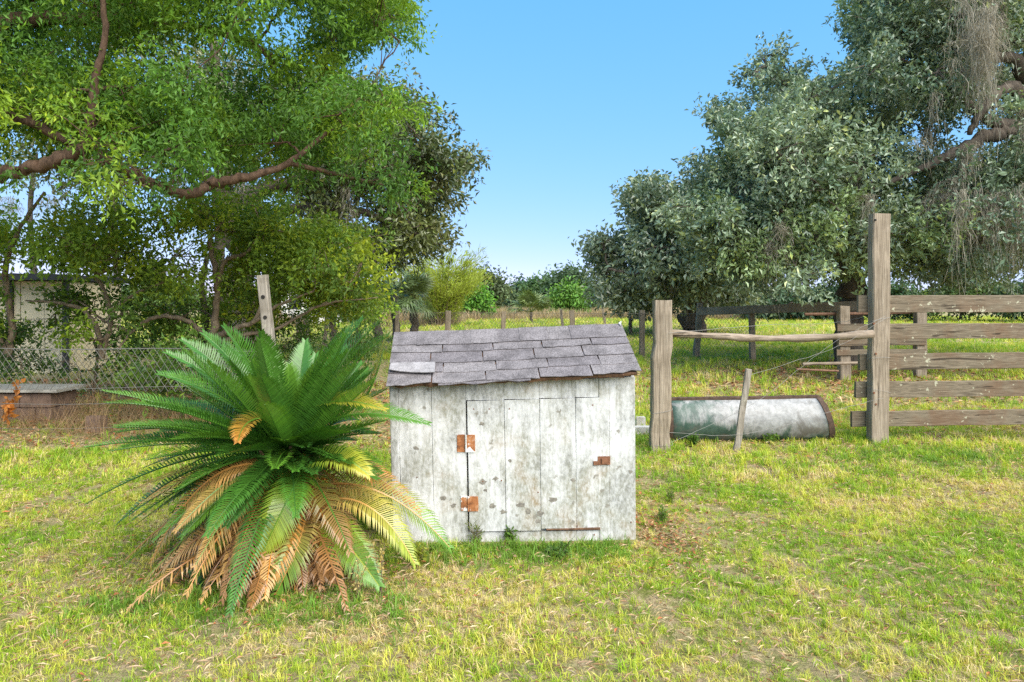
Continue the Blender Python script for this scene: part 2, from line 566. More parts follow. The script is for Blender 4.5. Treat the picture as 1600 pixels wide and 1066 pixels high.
litter_leaf = leaf_mat('dead_leaf', 0.7, 0.2, 0.1)
def build_litter():
    n = 9000
    x = np.concatenate([rng.uniform(-11, -0.8, n), rng.normal(6.5, 3.6, n), rng.normal(.96, .15, 380), rng.normal(-1.3, .5, 900)])
    y = np.concatenate([rng.uniform(6.6, 13, n), rng.normal(12.3, 2.6, n), rng.normal(4.3, .3, 380), rng.normal(3.75, .35, 900)])
    x2, y2 = field_points(2.3, 9, 55)
    x = np.concatenate([x, x2]); y = np.concatenate([y, y2])
    k = (y > 2) & ~((x > SHED_BOX[0]) & (x < SHED_BOX[2]) & (y > SHED_BOX[1]) & (y < SHED_BOX[3]))
    x, y = x[k], y[k]; n = len(x)
    pal = np.array([[.30, .15, .07], [.38, .22, .11], [.22, .11, .055], [.44, .30, .17], [.33, .12, .05]])
    c = pal[rng.integers(0, 5, n)] * rng.uniform(.7, 1.3, (n, 1))
    sc = np.clip(y / 6, .55, 2)
    V, T, C = quads_on_ground(x, y, rng.uniform(.03, .075, n) * sc, rng.uniform(.012, .03, n) * sc, .25, c)
    o = link('fallen_leaves', np_mesh('fallen_leaves', V, T, litter_leaf, C))
    tag(o, 'brown fallen leaves scattered over the ground', kind='stuff')
reseed('build_litter')
build_litter()
def build_thatch():
    # short dead stems lying between the living blades
    x, y = field_points(2.2, 7.5, 520)
    k = ~((x > SHED_BOX[0]) & (x < SHED_BOX[2]) & (y > SHED_BOX[1]) & (y < SHED_BOX[3]))
    x, y = x[k], y[k]; n = len(x)
    pal = np.array([[.62, .48, .27], [.52, .36, .20], [.70, .58, .38], [.40, .24, .13], [.60, .42, .30]])
    c = pal[rng.integers(0, 5, n)] * rng.uniform(.6, 1.15, (n, 1))
    V, T, C = quads_on_ground(x, y, rng.uniform(.02, .07, n), rng.uniform(.003, .007, n), .22, c)
    o = link('thatch_grass', np_mesh('thatch_grass', V, T, litter_leaf, C))
    tag(o, 'dry straw thatch lying between the grass blades of the lawn', kind='stuff')
reseed('build_thatch')
build_thatch()

# ------------------------------------------------------------------ pump house
def paint_mat():
    """old white paint gone grey-green with mildew, worn through in places"""
    m, n, b, L, N = new_mat('worn_white_paint')
    st = noise(n, coords(n, (9, 9, 1.0)), 1.5, 6, 0.7, 0.5)
    bl = noise(n, coords(n), 2.1, 5, 0.62, 0.4)
    fi = noise(n, coords(n, (1, 1, .55)), 48, 4, 0.75, 0.4)
    add = N('ShaderNodeMath'); add.operation = 'MULTIPLY_ADD'
    L(st, add.inputs[0]); add.inputs[1].default_value = 0.75; L(bl, add.inputs[2])
    mould = ramp_out(n, add.outputs[0], [(0.74, (0, 0, 0)), (0.94, (0.97,) * 3)])
    speck = ramp_out(n, fi, [(0.38, (1, 1, 1)), (0.60, (0.45,) * 3)])
    mm = mix(n, 1.0, mould, speck, 'MULTIPLY')
    white = ramp_out(n, fi, [(0.3, (0.50, 0.50, 0.49)), (0.6, (0.65, 0.65, 0.645))])
    tone = noise(n, coords(n), 3.3, 3, 0.6)
    mcol = ramp_out(n, tone, [(0.35, (0.22, 0.22, 0.205)), (0.56, (0.27, 0.265, 0.21)), (0.70, (0.29, 0.22, 0.135))])
    col = mix(n, mm, white, mcol)
    # small knocks and peeled spots
    vo = N('ShaderNodeTexVoronoi'); vo.inputs['Scale'].default_value = 11
    dn = noise(n, coords(n), 26, 3, 0.7)
    off = N('ShaderNodeVectorMath'); off.operation = 'ADD'
    L(coords(n), off.inputs[0])
    cmb = N('ShaderNodeCombineXYZ')
    sc = N('ShaderNodeMath'); sc.operation = 'MULTIPLY'; sc.inputs[1].default_value = 0.07
    L(dn, sc.inputs[0]); L(sc.outputs[0], cmb.inputs[0]); L(sc.outputs[0], cmb.inputs[2])
    L(cmb.outputs[0], off.inputs[1]); L(off.outputs[0], vo.inputs['Vector'])
    sp = ramp_out(n, vo.outputs['Distance'], [(0.10, (0.85,) * 3), (0.17, (0, 0, 0))])
    pick = noise(n, coords(n), 2.9, 2, 0.5)
    sp = mix(n, 1.0, sp, ramp_out(n, pick, [(0.49, (0, 0, 0)), (0.54, (1, 1, 1))]), 'MULTIPLY')
    col = mix(n, sp, col, (0.22, 0.20, 0.165))
    L(col, b.inputs['Base Color'])
    b.inputs['Roughness'].default_value = 0.75
    b.inputs['Specular IOR Level'].default_value = 0.25
    L(bump(n, fi, 0.004, 0.6), b.inputs['Normal'])
    return m

def shingle_mat(name, c0, c1):
    m, n, b, L, N = new_mat(name)
    f = noise(n, coords(n), 150, 3, 0.85)
    g = noise(n, coords(n), 9, 5, 0.65)
    oi = N('ShaderNodeObjectInfo')
    a = ramp_out(n, f, [(0.36, c0), (0.62, c1)])
    col = mix(n, 1.0, a, ramp_out(n, g, [(0.3, (0.55,) * 3), (0.55, (1.0,) * 3), (0.75, (1.2,) * 3)]), 'MULTIPLY')
    col = mix(n, 1.0, col, ramp_out(n, oi.outputs['Random'], [(0, (0.84, 0.83, 0.86)), (1, (1.1, 1.1, 1.1))]), 'MULTIPLY')
    L(col, b.inputs['Base Color'])
    b.inputs['Roughness'].default_value = 0.95
    b.inputs['Specular IOR Level'].default_value = 0.15
    L(bump(n, f, 0.003, 0.7), b.inputs['Normal'])
    return m

def rust_mat(name='rusty_plate', paint=0.0):
    m, n, b, L, N = new_mat(name)
    f = noise(n, coords(n), 28, 5, 0.7, 0.4)
    c = ramp_out(n, f, [(0.3, (0.11, 0.04, 0.015)), (0.52, (0.36, 0.135, 0.045)), (0.72, (0.50, 0.29, 0.16))])
    if paint:
        p = noise(n, coords(n), 15, 4, 0.6)
        c = mix(n, ramp_out(n, p, [(paint - 0.03, (0, 0, 0)), (paint, (1, 1, 1))]), c, (0.72, 0.72, 0.70))
    L(c, b.inputs['Base Color'])
    b.inputs['Roughness'].default_value = 0.85
    L(bump(n, f, 0.002, 0.8), b.inputs['Normal'])
    return m

M_paint = paint_mat()
M_dark = plain_mat('hollow_shade', (0.02, 0.017, 0.014), 0.95)  # near-black colour standing for the shade inside gaps and bolt holes
M_shingle = shingle_mat('grey_shingle', (0.075, 0.068, 0.069), (0.275, 0.252, 0.258))
M_shingle_pale = shingle_mat('faded_shingle', (0.22, 0.207, 0.205), (0.43, 0.41, 0.41))
M_rot = plain_mat('rotten_fascia', (0.13, 0.07, 0.04), 0.95, var=0.6, scale=25)
M_rust = rust_mat(paint=0.66)
M_rust2 = plain_mat('rusty_hasp', (0.19, 0.085, 0.045), .85, 0, .5, 40)
M_chip = plain_mat('bare_grey_wood', (0.21, 0.19, 0.16), .9, 0, .45, 60)
M_rustp = rust_mat('rusty_plate_with_paint', 0.52)

def build_pump_house():
    yaw = math.radians(2.6)
    FL = P(615, 852, 4.19); FL[2] = 0.0
    ux = np.array([math.cos(yaw), math.sin(yaw), 0]); vy = np.array([-math.sin(yaw), math.cos(yaw), 0])
    Wd, Dp = 1.50, 0.78
    root = thing('pump_house', 'small white weathered wooden pump house with grey shingle roof and plank door', 'shed', FL + ux * Wd / 2 + vy * Dp / 2)
    def at(u, z, w=0.0):
        """point on the front wall: u along, z up, w back; the box leans a hair to the left at its top"""
        lean = -0.022 * (1 - u / Wd) * z / 0.98 - 0.004 * z
        return FL + ux * (u + lean) + vy * w + np.array([0, 0, z])
    def uu(px, py=720):   # photograph pixel -> u on the wall
        x = px - (615 - 7 * (852 - py) / 250)
        return x / 381.0 * Wd
    def top(u): return 0.975 + 0.05 * u / Wd
    def slab(u0, u1, z0, z1, w0, w1, n=5, wob=0.0007, ch=0.0028):
        """a sawn board on the wall, z0/z1 may be (left,right) pairs"""
        z0 = z0 if isinstance(z0, tuple) else (z0, z0); z1 = z1 if isinstance(z1, tuple) else (z1, z1)
        zs = np.linspace(0, 1, n + 1)
        V = []
        for s in zs:
            j = rng.normal(0, wob, 4)
            a0, a1 = z0[0] + (z1[0] - z0[0]) * s, z0[1] + (z1[1] - z0[1]) * s
            V += [at(u0, a0, w1), at(u0 + j[0], a0, w0 + ch), at(u0 + ch + j[0], a0, w0 + j[2] * .5),
                  at(u1 - ch + j[1], a1, w0 + j[3] * .5), at(u1 + j[1], a1, w0 + ch), at(u1, a1, w1)]
        V = np.array(V); K = 6
        T = []
        for i in range(n):
            for k in range(K):
                a, c = i * K + k, i * K + (k + 1) % K
                T += [[a, c, a + K], [c, c + K, a + K]]
        for o_ in (0, n * K):
            T += [[o_, o_ + k, o_ + k + 1] for k in range(1, 5)]
        return V, np.array(T)
    g = 0.0012
    # white-painted lining behind the siding
    part('inner_lining', slab(0.02, Wd - .02, 0.03, (top(0) - .01, top(Wd) - .01), 0.0215, 0.04, 2, 0), M_paint, root)
    gx = uu(728.5)
    part('door_gap_shade', slab(gx - .006, gx + .007, 0.075, 0.885, 0.0205, 0.0213, 2, 0, 0), M_dark, root)  # dark strips coloured in as the shade along the door's left and top edge
    part('door_gap_shade', slab(gx + .007, uu(935), (0.874, 0.892), (0.896, 0.914), 0.0205, 0.0213, 2, 0, 0), M_dark, root)
    J = [0, uu(675), uu(728), uu(787), uu(842), uu(898), uu(935), Wd]
    dz0, dz1 = 0.075, 0.885            # door opening
    part('wall_board', slab(0, uu(624), 0.012, (top(0), top(.05)), -0.012, 0.02), M_paint, root)       # corner trim
    part('wall_board', slab(uu(624) + .001, J[1] - g, 0.01, (top(.05), top(J[1])), 0, 0.02), M_paint, root)
    part('wall_board', slab(J[1], J[2] - g, 0.012, (top(J[1]), top(J[2])), 0.001, 0.02), M_paint, root)
    for k in range(2, 6):
        r = J[k + 1] - g * .5
        part('wall_board', slab(J[k], r, dz1 + 0.022 * (J[k] - J[2]) + .001, (top(J[k]), top(r)), 0.0, 0.02, 2), M_paint, root)
        part('wall_board', slab(J[k], r, 0.006, dz0 - 0.004, 0.0, 0.02, 2), M_paint, root)
    part('wall_board', slab(J[6], uu(951) - g * .5, 0.008, (top(J[6]), top(1.35)), -0.003, 0.02), M_paint, root)
    part('wall_board', slab(uu(951), Wd, 0.004, (top(1.35), top(Wd)), 0.0015, 0.02), M_paint, root)
    # sides and back with their gables
    eave_w, ridge_w, ridge_dz = 0.0, Dp * 0.5, 0.27
    for u in (0, Wd):
        s = 1 if u == 0 else -1
        nb = 5
        for k in range(nb):
            w0, w1 = 0.021 + (Dp - .02) * k / nb, 0.021 + (Dp - .02) * (k + 1) / nb - 0.004
            def zt(w): return top(u) + ridge_dz * (1 - abs(w - ridge_w) / ridge_w) - 0.02
            V = []
            for uuu in (u, u + s * 0.018):
                V += [at(uuu, 0.01, w0), at(uuu, 0.01, w1), at(uuu, zt(w1), w1), at(uuu, zt(w0), w0)]
            T = [[0, 1, 2], [0, 2, 3], [4, 6, 5], [4, 7, 6], [0, 4, 5], [0, 5, 1], [1, 5, 6], [1, 6, 2], [2, 6, 7], [2, 7, 3], [3, 7, 4], [3, 4, 0]]
            part('side_board', (np.array(V), T), M_paint, root)
    for k in range(6):
        u0, u1 = 0.02 + (Wd - .04) * k / 6, 0.02 + (Wd - .04) * (k + 1) / 6 - .004
        part('back_board', slab(u0, u1, 0.01, (top(u0), top(u1)), Dp - 0.018, Dp), M_paint, root)
    # door
    DJ = [uu(729.5), uu(787), uu(842), uu(898), uu(935.5)]
    door = part('door', slab(DJ[0] + .01, DJ[4] - .01, dz0 + .02, dz1 - .01, 0.004, 0.020, 2, 0), M_paint, root)
    for k in range(4):
        b0, b1 = dz0 + (0.004 if k < 2 else 0.022 - .003 * k), dz1 - 0.004
        part('door_board', slab(DJ[k] + .001, DJ[k + 1] - g, b0, (b1 + .022 * (DJ[k] - DJ[0]), b1 + .022 * (DJ[k + 1] - DJ[0])), -0.010 + .0008 * (k % 2), 0.003, 6), M_paint, door)
    part('bottom_strip', slab(uu(850), uu(935), 0.081, (0.089, 0.094), -0.014, 0.0, 4, .002), M_rot, door)
    def plate(px0, px1, py0, py1, w0, w1, nm, mt, par):
        zc = lambda py: 1.5 - (py - 470) / F * 4.19 * 1.005
        return part(nm, slab(uu(px0), uu(px1), zc(py1), zc(py0), w0, w1, 2, .0008, .002), mt, par)
    for (x0, x1, xm, y0, y1, ma, mb) in ((713, 741, 727, 679, 706, M_rust, M_rustp), (717, 744, 729, 775, 798, M_rustp, M_rust)):
        h = plate(x0, xm - 1.5, y0, y1, -0.006, 0.0, 'hinge', ma, root)
        hd = plate(xm + 1.5, x1, y0, y1, -0.0165, -0.0105, 'hinge', mb, door)
        zc = lambda py: 1.5 - (py - 470) / F * 4.19 * 1.005
        ub = uu(xm)
        part('hinge_pin', tube([at(ub, zc(y1), -.012), at(ub, zc(y0), -.012)], [.006, .006], 8, True), M_paint if mb is M_rustp else M_rust, root)
    plate(932, 952, 715, 728, -0.012, -0.004, 'hasp', M_rust2, root)
    plate(925, 934, 722, 728, -0.022, -0.012, 'hasp', M_rust2, door)
    plate(938, 947, 718, 726, -0.022, -0.012, 'padlock_staple', M_rust2, root)
    # nail heads
    zc = lambda py: 1.5 - (py - 470) / F * 4.19 * 1.005
    for (px, py) in ((740, 639), (764, 639), (795, 639), (925, 634), (740, 690), (752, 752), (781, 751), (838, 770), (899, 824), (985, 820), (926, 838), (640, 640), (650, 745)):
        u = uu(px); dd = -0.0115 if 730 < px < 935 else -.002
        V, T = tube([at(u, zc(py), dd), at(u, zc(py), dd + .006)], [.0045, .0045], 7, True)
        part('nail_head', (V, T), M_rust2, door if 730 < px < 935 else root)
    # places where the paint has chipped down to grey wood
    for k, (px, py, r_) in enumerate(((752, 752, 5), (756, 766, 3), (772, 748, 4), (766, 790, 5), (783, 800, 5), (810, 790, 6), (822, 800, 5), (842, 803, 5), (860, 782, 6), (893, 752, 4), (752, 662, 4), (706, 790, 4), (838, 815, 4), (690, 778, 4), (650, 700, 4), (984, 740, 3), (795, 720, 3))):
        inside = 730 < px < 935
        w_ = -0.0112 if inside else -0.0012
        a_ = np.linspace(0, 2 * math.pi, 11, endpoint=False)
        rr_ = r_ / F * 4.19 * rng.uniform(.55, 1.25, 11)
        c_ = at(uu(px), zc(py), w_)
        V = [c_] + [at(uu(px) + math.cos(q) * e * 1.15, zc(py) + math.sin(q) * e * .85, w_ + .0004) for q, e in zip(a_, rr_)]
        part('paint_chip', (np.array(V), [[0, 1 + j, 1 + (j + 1) % 11] for j in range(11)]), M_chip, door if inside else root)
    # roof
    oh = 0.085
    def rp(s, t, lift=0.0, back=False):
        """s 0..1 along the roof, t 0 eave .. 1 ridge"""
        e = at(0, 0, -oh) * (1 - s) + at(Wd, 0, -oh) * s + ux * (-.030 + .046 * s)
        e[2] = 0.995 + 0.060 * s
        r = at(0, 0, ridge_w) * (1 - s) + at(Wd, 0, ridge_w) * s + ux * (-.045 + .035 * s)
        r[2] = 1.275 + 0.050 * s
        if back:
            e2 = 2 * r - e; e2[2] = e[2]; e = e2
        nrm = norm(np.cross(ux, r - e)); nrm = nrm if nrm[2] > 0 else -nrm
        sag = -0.008 * math.sin(math.pi * s) * (1 - abs(2 * t - 1)) - 0.004 * math.sin(5 * s)
        return e * (1 - t) + r * t + nrm * (lift + sag)
    def patch(s0, s1, t0, t1, l0, l1, th, ns=5, nt=2, curl=0.0, back=False, rag=0.0, tilt=0.0):
        """one shingle: lower edge at t0 lifted l0, upper at t1 lifted l1"""
        top_, bot = [], []
        jr = rng.normal(0, rag, ns + 1)
        for j in range(nt + 1):
            for i in range(ns + 1):
                a, c = i / ns, j / nt
                t = t0 + (t1 - t0) * c + (jr[i] if j == 0 else 0) + tilt * (a - .5) * (1 - c)
                lf = l0 + (l1 - l0) * c + curl * (1 - c) * abs(2 * a - 1) ** 2
                top_.append(rp(s0 + (s1 - s0) * a, t, lf + th, back)); bot.append(rp(s0 + (s1 - s0) * a, t, lf, back))
        V = np.array(top_ + bot); M = len(top_); K = ns + 1
        T = []
        for j in range(nt):
            for i in range(ns):
                a = j * K + i
                T += [[a, a + 1, a + K], [a + 1, a + K + 1, a + K], [M + a, M + a + K, M + a + 1], [M + a + 1, M + a + K, M + a + K + 1]]
        ring = [i for i in range(K)] + [j * K + ns for j in range(1, nt + 1)] + [nt * K + i for i in range(ns - 1, -1, -1)] + [j * K for j in range(nt - 1, 0, -1)]
        for a, c in zip(ring, ring[1:] + ring[:1]):
            T += [[a, a + M, c], [c, a + M, c + M]]
        return V, np.array(T)
    roof = part('roof', patch(0.012, 0.985, 0.015, 0.98, -0.022, -0.022, 0.016, 8, 2), M_rot, root)
    part('roof_deck', patch(0.012, 0.985, 0.015, 0.98, -0.022, -0.022, 0.016, 8, 2, back=True), M_rot, roof)
    part('fascia', patch(0.03, 0.93, 0.005, 0.03, -0.026, -0.026, 0.022, 40, 1, rag=0.012), M_rot, roof)
    rows = [(-0.03, 0.30, [670, 753, 836, 918], 602, 994), (0.18, 0.46, [688, 770, 851, 932], 604, 990),
            (0.37, 0.66, [668.5, 750, 831, 908], 606, 986), (0.585, 0.84, [688, 767, 844, 922], 609, 981)]
    for k, (t0, t1, js, l, r) in enumerate(rows):
        ss = [0.0] + [(j - l) / (r - l) for j in js] + [1.0]
        for i in range(len(ss) - 1):
            s0, s1 = ss[i] + (0.0025 if i else 0), ss[i + 1] - (0.0025 if i < len(ss) - 2 else 0)
            lift = 0.006 + rng.uniform(0, .003)
            rag, tilt = 0.004, rng.normal(0, .006)
            if k == 0:
                rag = 0.014; tilt = rng.normal(0, .02)
            tt0 = t0 + rng.normal(0, .006)
            if k == 0 and i == 4: tt0 += 0.03; tilt = .05
            part('shingle', patch(s0, s1, tt0, t1, lift, 0.0, 0.0038, 5, 3, rng.uniform(0, .004), rag=rag, tilt=tilt), M_shingle, roof)
    o = part('shingle', patch(0.005, 0.185, 0.155, 0.36, 0.021, 0.014, 0.006, 4, 2, 0.01, tilt=-.07), M_shingle_pale, roof, label='loose faded shingle lying askew')
    # starter strip peeking out at the eave
    part('shingle', patch(0.20, 0.56, -0.05, 0.1, 0.002, 0.0, 0.005, 8, 1, rag=.012), M_shingle, roof)
    # ridge caps: bent over the ridge
    sv = [0.0, .115, .235, .345, .45, .555, .665, .775, .885, 1.0]
    for i in range(9):
        s0, s1 = sv[i] - .012 * (i > 0), sv[i + 1]
        lf = 0.008 + 0.003 * (i % 2) + rng.uniform(0, .002)
        a = patch(s0, s1, 0.735 + rng.normal(0, .01), 1.005, lf, lf + .001, 0.004, 3, 2, rag=.004)
        c = patch(s0, s1, 0.74, 1.005, lf, lf + .001, 0.006, 3, 2, back=True)
        part('ridge_shingle', join([a, c]), M_shingle, roof)
    for k, t0 in enumerate((-0.03, 0.18, 0.37, 0.585)):
        for i in range(5):
            o_ = 0.1 * (k % 2)
            s0, s1 = max(0, i * .2 - o_) + .002, min(1, (i + 1) * .2 - o_ + (.1 if i == 4 else 0)) - .002
            part('shingle', patch(s0, s1, t0, t0 + .28, .011, 0, .0055, 3, 2, back=True, rag=.006), M_shingle, roof)
    part('drip_sliver', (np.concatenate([[rp(.985, 1.0, .02), rp(1.0, 1.02, .03), rp(.99, .93, .02)], [rp(.985, 1.0, .025), rp(1.0, 1.02, .035), rp(.99, .93, .025)]]),
                         [[0, 1, 2], [3, 5, 4], [0, 3, 1], [1, 3, 4], [1, 4, 2], [2, 4, 5], [2, 5, 0], [0, 5, 3]]), M_paint, roof)
reseed('build_pump_house')
build_pump_house()
# ------------------------------------------------------------------ sago palm
M_frond = leaf_mat('sago_leaflet', 0.30, 0.6, 0.13)
M_sago_trunk = bark_mat('sago_trunk', (0.05, 0.03, 0.018), (0.22, 0.13, 0.07), 22)

def frond_geo(p0, p1, p2, up, width=0.15, nl=62, c_base=None, c_tip=None, vee=0.45, droop=0.0, ragged=0.0, thin=1.0):
    """pinnate frond along a quadratic curve p0 -> p2; leaflets in two rows"""
    p0, p1, p2 = (np.asarray(p, float) for p in (p0, p1, p2))
    s = np.linspace(0, 1, 15)[:, None]
    rach = (1 - s) ** 2 * p0 + 2 * s * (1 - s) * p1 + s * s * p2
    Vr, Tr = tube(rach, np.linspace(0.0085, 0.0022, 15), 4, True)
    Cr = np.tile(np.array([[0.20, 0.24, 0.04]]) if c_base is None else np.asarray(c_base)[None] * np.array([[1.2, 1.1, 1.0]]), (len(Vr), 1))
    s = np.linspace(0.07, 1.0, nl)
    s = np.concatenate([s, s + 0.5 / nl]); side = np.repeat([1.0, -1.0], nl)
    if ragged:
        k = rng.uniform(0, 1, len(s)) > ragged
        s, side = s[k], side[k]
    s = np.clip(s, 0, 1); n = len(s); S1 = s[:, None]
    base = (1 - S1) ** 2 * p0 + 2 * S1 * (1 - S1) * p1 + S1 * S1 * p2
    tan = norm(2 * (1 - S1) * (p1 - p0) + 2 * S1 * (p2 - p1))
    up = np.asarray(up, float)
    sd = norm(np.cross(tan, up)); nr = np.cross(sd, tan)
    L = width * (0.30 + 0.70 * np.sin(np.clip(0.08 + s * 0.98, 0, 1) * math.pi) ** 0.62) * rng.uniform(0.92, 1.05, n)
    fw = 0.42 + 0.75 * s ** 2.5                    # leaflets point further forward near the tip
    d = norm(tan * fw[:, None] + sd * side[:, None] + nr * vee * (1 - .3 * S1) + rng.normal(0, .035 + .16 * ragged, (n, 3)))
    d2 = norm(d + tan * 0.12 + np.array([0, 0, -1.0]) * droop + nr * -0.22)
    wv = norm(np.cross(d, nr)) * 0.0047 * thin
    m = base + d * (L * 0.55)[:, None]
    e = m + d2 * (L * 0.45)[:, None]
    V = np.stack([base - wv * .7, base + wv * .7, m - wv, m + wv, e], 1).reshape(-1, 3)
    a = np.arange(n) * 5
    T = np.concatenate([np.stack([a, a + 1, a + 2], -1), np.stack([a + 2, a + 1, a + 3], -1), np.stack([a + 2, a + 3, a + 4], -1)])
    cb = np.array([0.035, 0.115, 0.022]) if c_base is None else np.asarray(c_base, float)
    ct = cb if c_tip is None else np.asarray(c_tip, float)
    mixf = np.clip(S1 * 1.25 - .12 + rng.normal(0, .05, (n, 1)), 0, 1)
    C = (cb * (1 - mixf) + ct * mixf) * rng.uniform(0.82, 1.18, (n, 1))
    C = np.repeat(C, 5, 0)
    return np.concatenate([Vr, V]), np.concatenate([Tr, T + len(Vr)]), np.concatenate([Cr, C])

G_DARK, G_MID, G_LIGHT, G_YEL = (0.040, 0.120, 0.018), (0.065, 0.180, 0.020), (0.105, 0.235, 0.022), (0.27, 0.33, 0.03)
BROWN, TAN, ORANGE = (0.27, 0.130, 0.042), (0.50, 0.290, 0.090), (0.50, 0.215, 0.035)

A_sago = np.array
def build_sago():
    D = 3.92
    heart = P(452, 690, D)
    base = np.array([heart[0], D, 0.0])
    root = thing('sago_palm', 'large sago palm with arching green fronds and browned lower fronds beside the pump house', 'palm', base)
    s = np.linspace(0, 1, 14)
    part('trunk', tube(base + np.stack([0.02 * np.sin(s * 5), 0 * s, -0.08 + s * (heart[2] + 0.02)], -1), 0.13 + 0.02 * np.sin(s * 40) - 0.05 * s ** 3, 14, True), M_sago_trunk, root)
    # old leaf bases round the trunk
    for k in range(46):
        a = k * 2.39996; z = 0.08 + 0.56 * k / 46
        d = np.array([math.cos(a), math.sin(a), 0])
        q = base + d * 0.10 + np.array([0, 0, z])
        part('leaf_base', tube([q, q + d * .06 + [0, 0, .03], q + d * .10 + [0, 0, .10]], [.022, .017, .006], 5, True), M_sago_trunk, root)
    def clear_of_shed(pts, pad):
        i = ((pts[:, 0] > -0.80 - pad) & (pts[:, 1] > 4.04 - pad) & (pts[:, 2] < 1.42)) | (pts[:, 0] > -.70)
        return not i.any()
    def add(p0, p1, p2, up=(0, 0, 1), label=None, **kw):
        V, T, C = frond_geo(p0, p1, p2, up, **kw)
        V[:, 2] = np.maximum(V[:, 2], 0.012 + 0.01 * rng.random(len(V)))
        part('frond', (V, T), M_frond, root, col=C, label=label)
    def auto(n, el, ln, bend, cols, pad=0.10, az_bias=None, front=1.0, short=True, **kw):
        made = 0; tries = 0
        while made < n and tries < n * 40:
            tries += 1
            az = rng.uniform(0, 6.283) if az_bias is None else rng.uniform(*az_bias)
            if math.sin(az) < -0.6 and rng.random() > front: continue
            e = math.radians(rng.uniform(*el)); L = rng.uniform(*ln)
            if short and math.sin(az) < -.4: L *= 1 - .32 * -math.sin(az) * (e < .5)
            d = np.array([math.cos(az) * math.cos(e), math.sin(az) * math.cos(e), math.sin(e)])
            h = np.array([math.cos(az), math.sin(az), 0])
            p0 = heart + h * 0.05 + [0, 0, -0.06 + 0.02 * rng.random()]
            b = rng.uniform(*bend)
            p1 = p0 + d * L * 0.55
            p2 = p0 + d * L * (0.96) + np.array([0, 0, -1]) * L * b + h * L * b * 0.25
            if p2[2] < 0.03: p2[2] = 0.03 + rng.random() * .05
            tt = np.linspace(0, 1, 12)[:, None]
            c = (1 - tt) ** 2 * p0 + 2 * tt * (1 - tt) * p1 + tt * tt * p2
            if not clear_of_shed(c[3:], pad): continue
            up = np.array([0, 0, 1.0]) if abs(d[2]) < .9 else norm(np.array([0, 0, .3]) - h)
            cb, ct = cols[rng.integers(len(cols))]
            add(p0, p1, p2, up, c_base=cb, c_tip=ct, **kw)
            made += 1
    green = [(G_DARK, G_MID), (G_MID, G_MID), (G_MID, G_LIGHT), (G_DARK, G_DARK)]
    auto(22, (26, 56), (0.72, 0.90), (0.0, 0.10), [(G_MID, G_LIGHT), (G_MID, G_MID), (G_DARK, G_MID)], width=0.125, nl=54, vee=0.85, front=.45)
    auto(7, (56, 78), (0.50, 0.66), (0.0, 0.06), [(G_MID, G_LIGHT)], width=0.12, nl=74, vee=0.7, front=.5)
    auto(20, (6, 32), (0.82, 1.0), (0.08, 0.22), green, width=0.13, nl=54, vee=.7, front=.25)
    auto(12, (-6, 34), (1.0, 1.18), (0.08, 0.22), [(G_MID, (0.14, 0.30, 0.06)), (G_DARK, G_LIGHT), (G_MID, G_MID)], az_bias=(2.6, 3.9), width=0.13, nl=54, vee=.6)
    auto(12, (-22, 8), (0.78, 0.98), (0.2, 0.4), green, width=0.135, nl=52, vee=.4, droop=.15, front=.1)
    auto(14, (-38, -8), (0.7, 0.9), (0.25, 0.5), [(G_MID, BROWN), (G_MID, G_YEL), (G_LIGHT, TAN), (ORANGE, BROWN), (G_DARK, G_MID)], width=0.14, nl=50, vee=.1, droop=.5, ragged=.1, front=.5)
    auto(5, (-40, -12), (0.75, 0.95), (0.2, 0.45), [(BROWN, TAN), (ORANGE, TAN), (BROWN, BROWN), (G_LIGHT, TAN)], az_bias=(3.3, 4.7), width=0.13, nl=56, vee=.0, droop=.6, ragged=.15)
    auto(26, (-64, -25), (0.5, 0.75), (0.2, 0.5), [(BROWN, BROWN), (BROWN, TAN), (ORANGE, TAN)], short=False, width=0.13, nl=52, vee=.0, droop=.7, ragged=.2)
    auto(12, (-12, 28), (0.42, 0.62), (0.1, 0.3), green, az_bias=(3.9, 5.9), short=False, width=0.11, nl=48, vee=.5, droop=.1)
    auto(10, (-35, 0), (0.55, 0.78), (0.15, 0.4), [(G_DARK, G_MID), (G_MID, G_LIGHT), (G_DARK, G_DARK), (G_MID, TAN)], az_bias=(3.5, 6.0), short=False, width=0.12, nl=52, vee=.3, droop=.25)
    auto(14, (24, 62), (0.62, 0.85), (0.0, 0.1), [(G_MID, G_MID), (G_DARK, G_MID)], az_bias=(-1.0, 1.4), pad=.02, width=0.12, nl=52, vee=.8)
    auto(8, (-10, 25), (0.45, 0.62), (0.05, 0.2), green, az_bias=(-0.9, 1.2), pad=.02, width=0.12, nl=56, vee=.6)
    # dead fronds collapsed round the foot
    for k in range(30):
        az = rng.uniform(2.7, 6.5); h_ = np.array([math.cos(az), math.sin(az), 0]); sw = np.array([-h_[1], h_[0], 0]) * rng.normal(0, .16)
        r_ = rng.uniform(.38, .68)
        p0 = base + h_ * .1 + [0, 0, rng.uniform(.15, .4)]
        p2 = base + h_ * r_ + sw * 1.6 + [0, 0, rng.uniform(.02, .07)]
        if p2[0] > -.72 or (p2[1] > 4.0 and p2[0] > -.9): continue
        cb, ct = [(BROWN, BROWN), (BROWN, TAN), (ORANGE, BROWN), ((0.15, .075, .03), BROWN)][k % 4]
        add(p0, base + h_ * r_ * .6 + sw + [0, 0, rng.uniform(.2, .38)], p2, c_base=cb, c_tip=ct, width=.10, nl=46, vee=-.1, droop=.8, ragged=.3)
    # fronds the photograph lets one tell apart
    h = heart
    def px(a, b, d): return P(a, b, d)
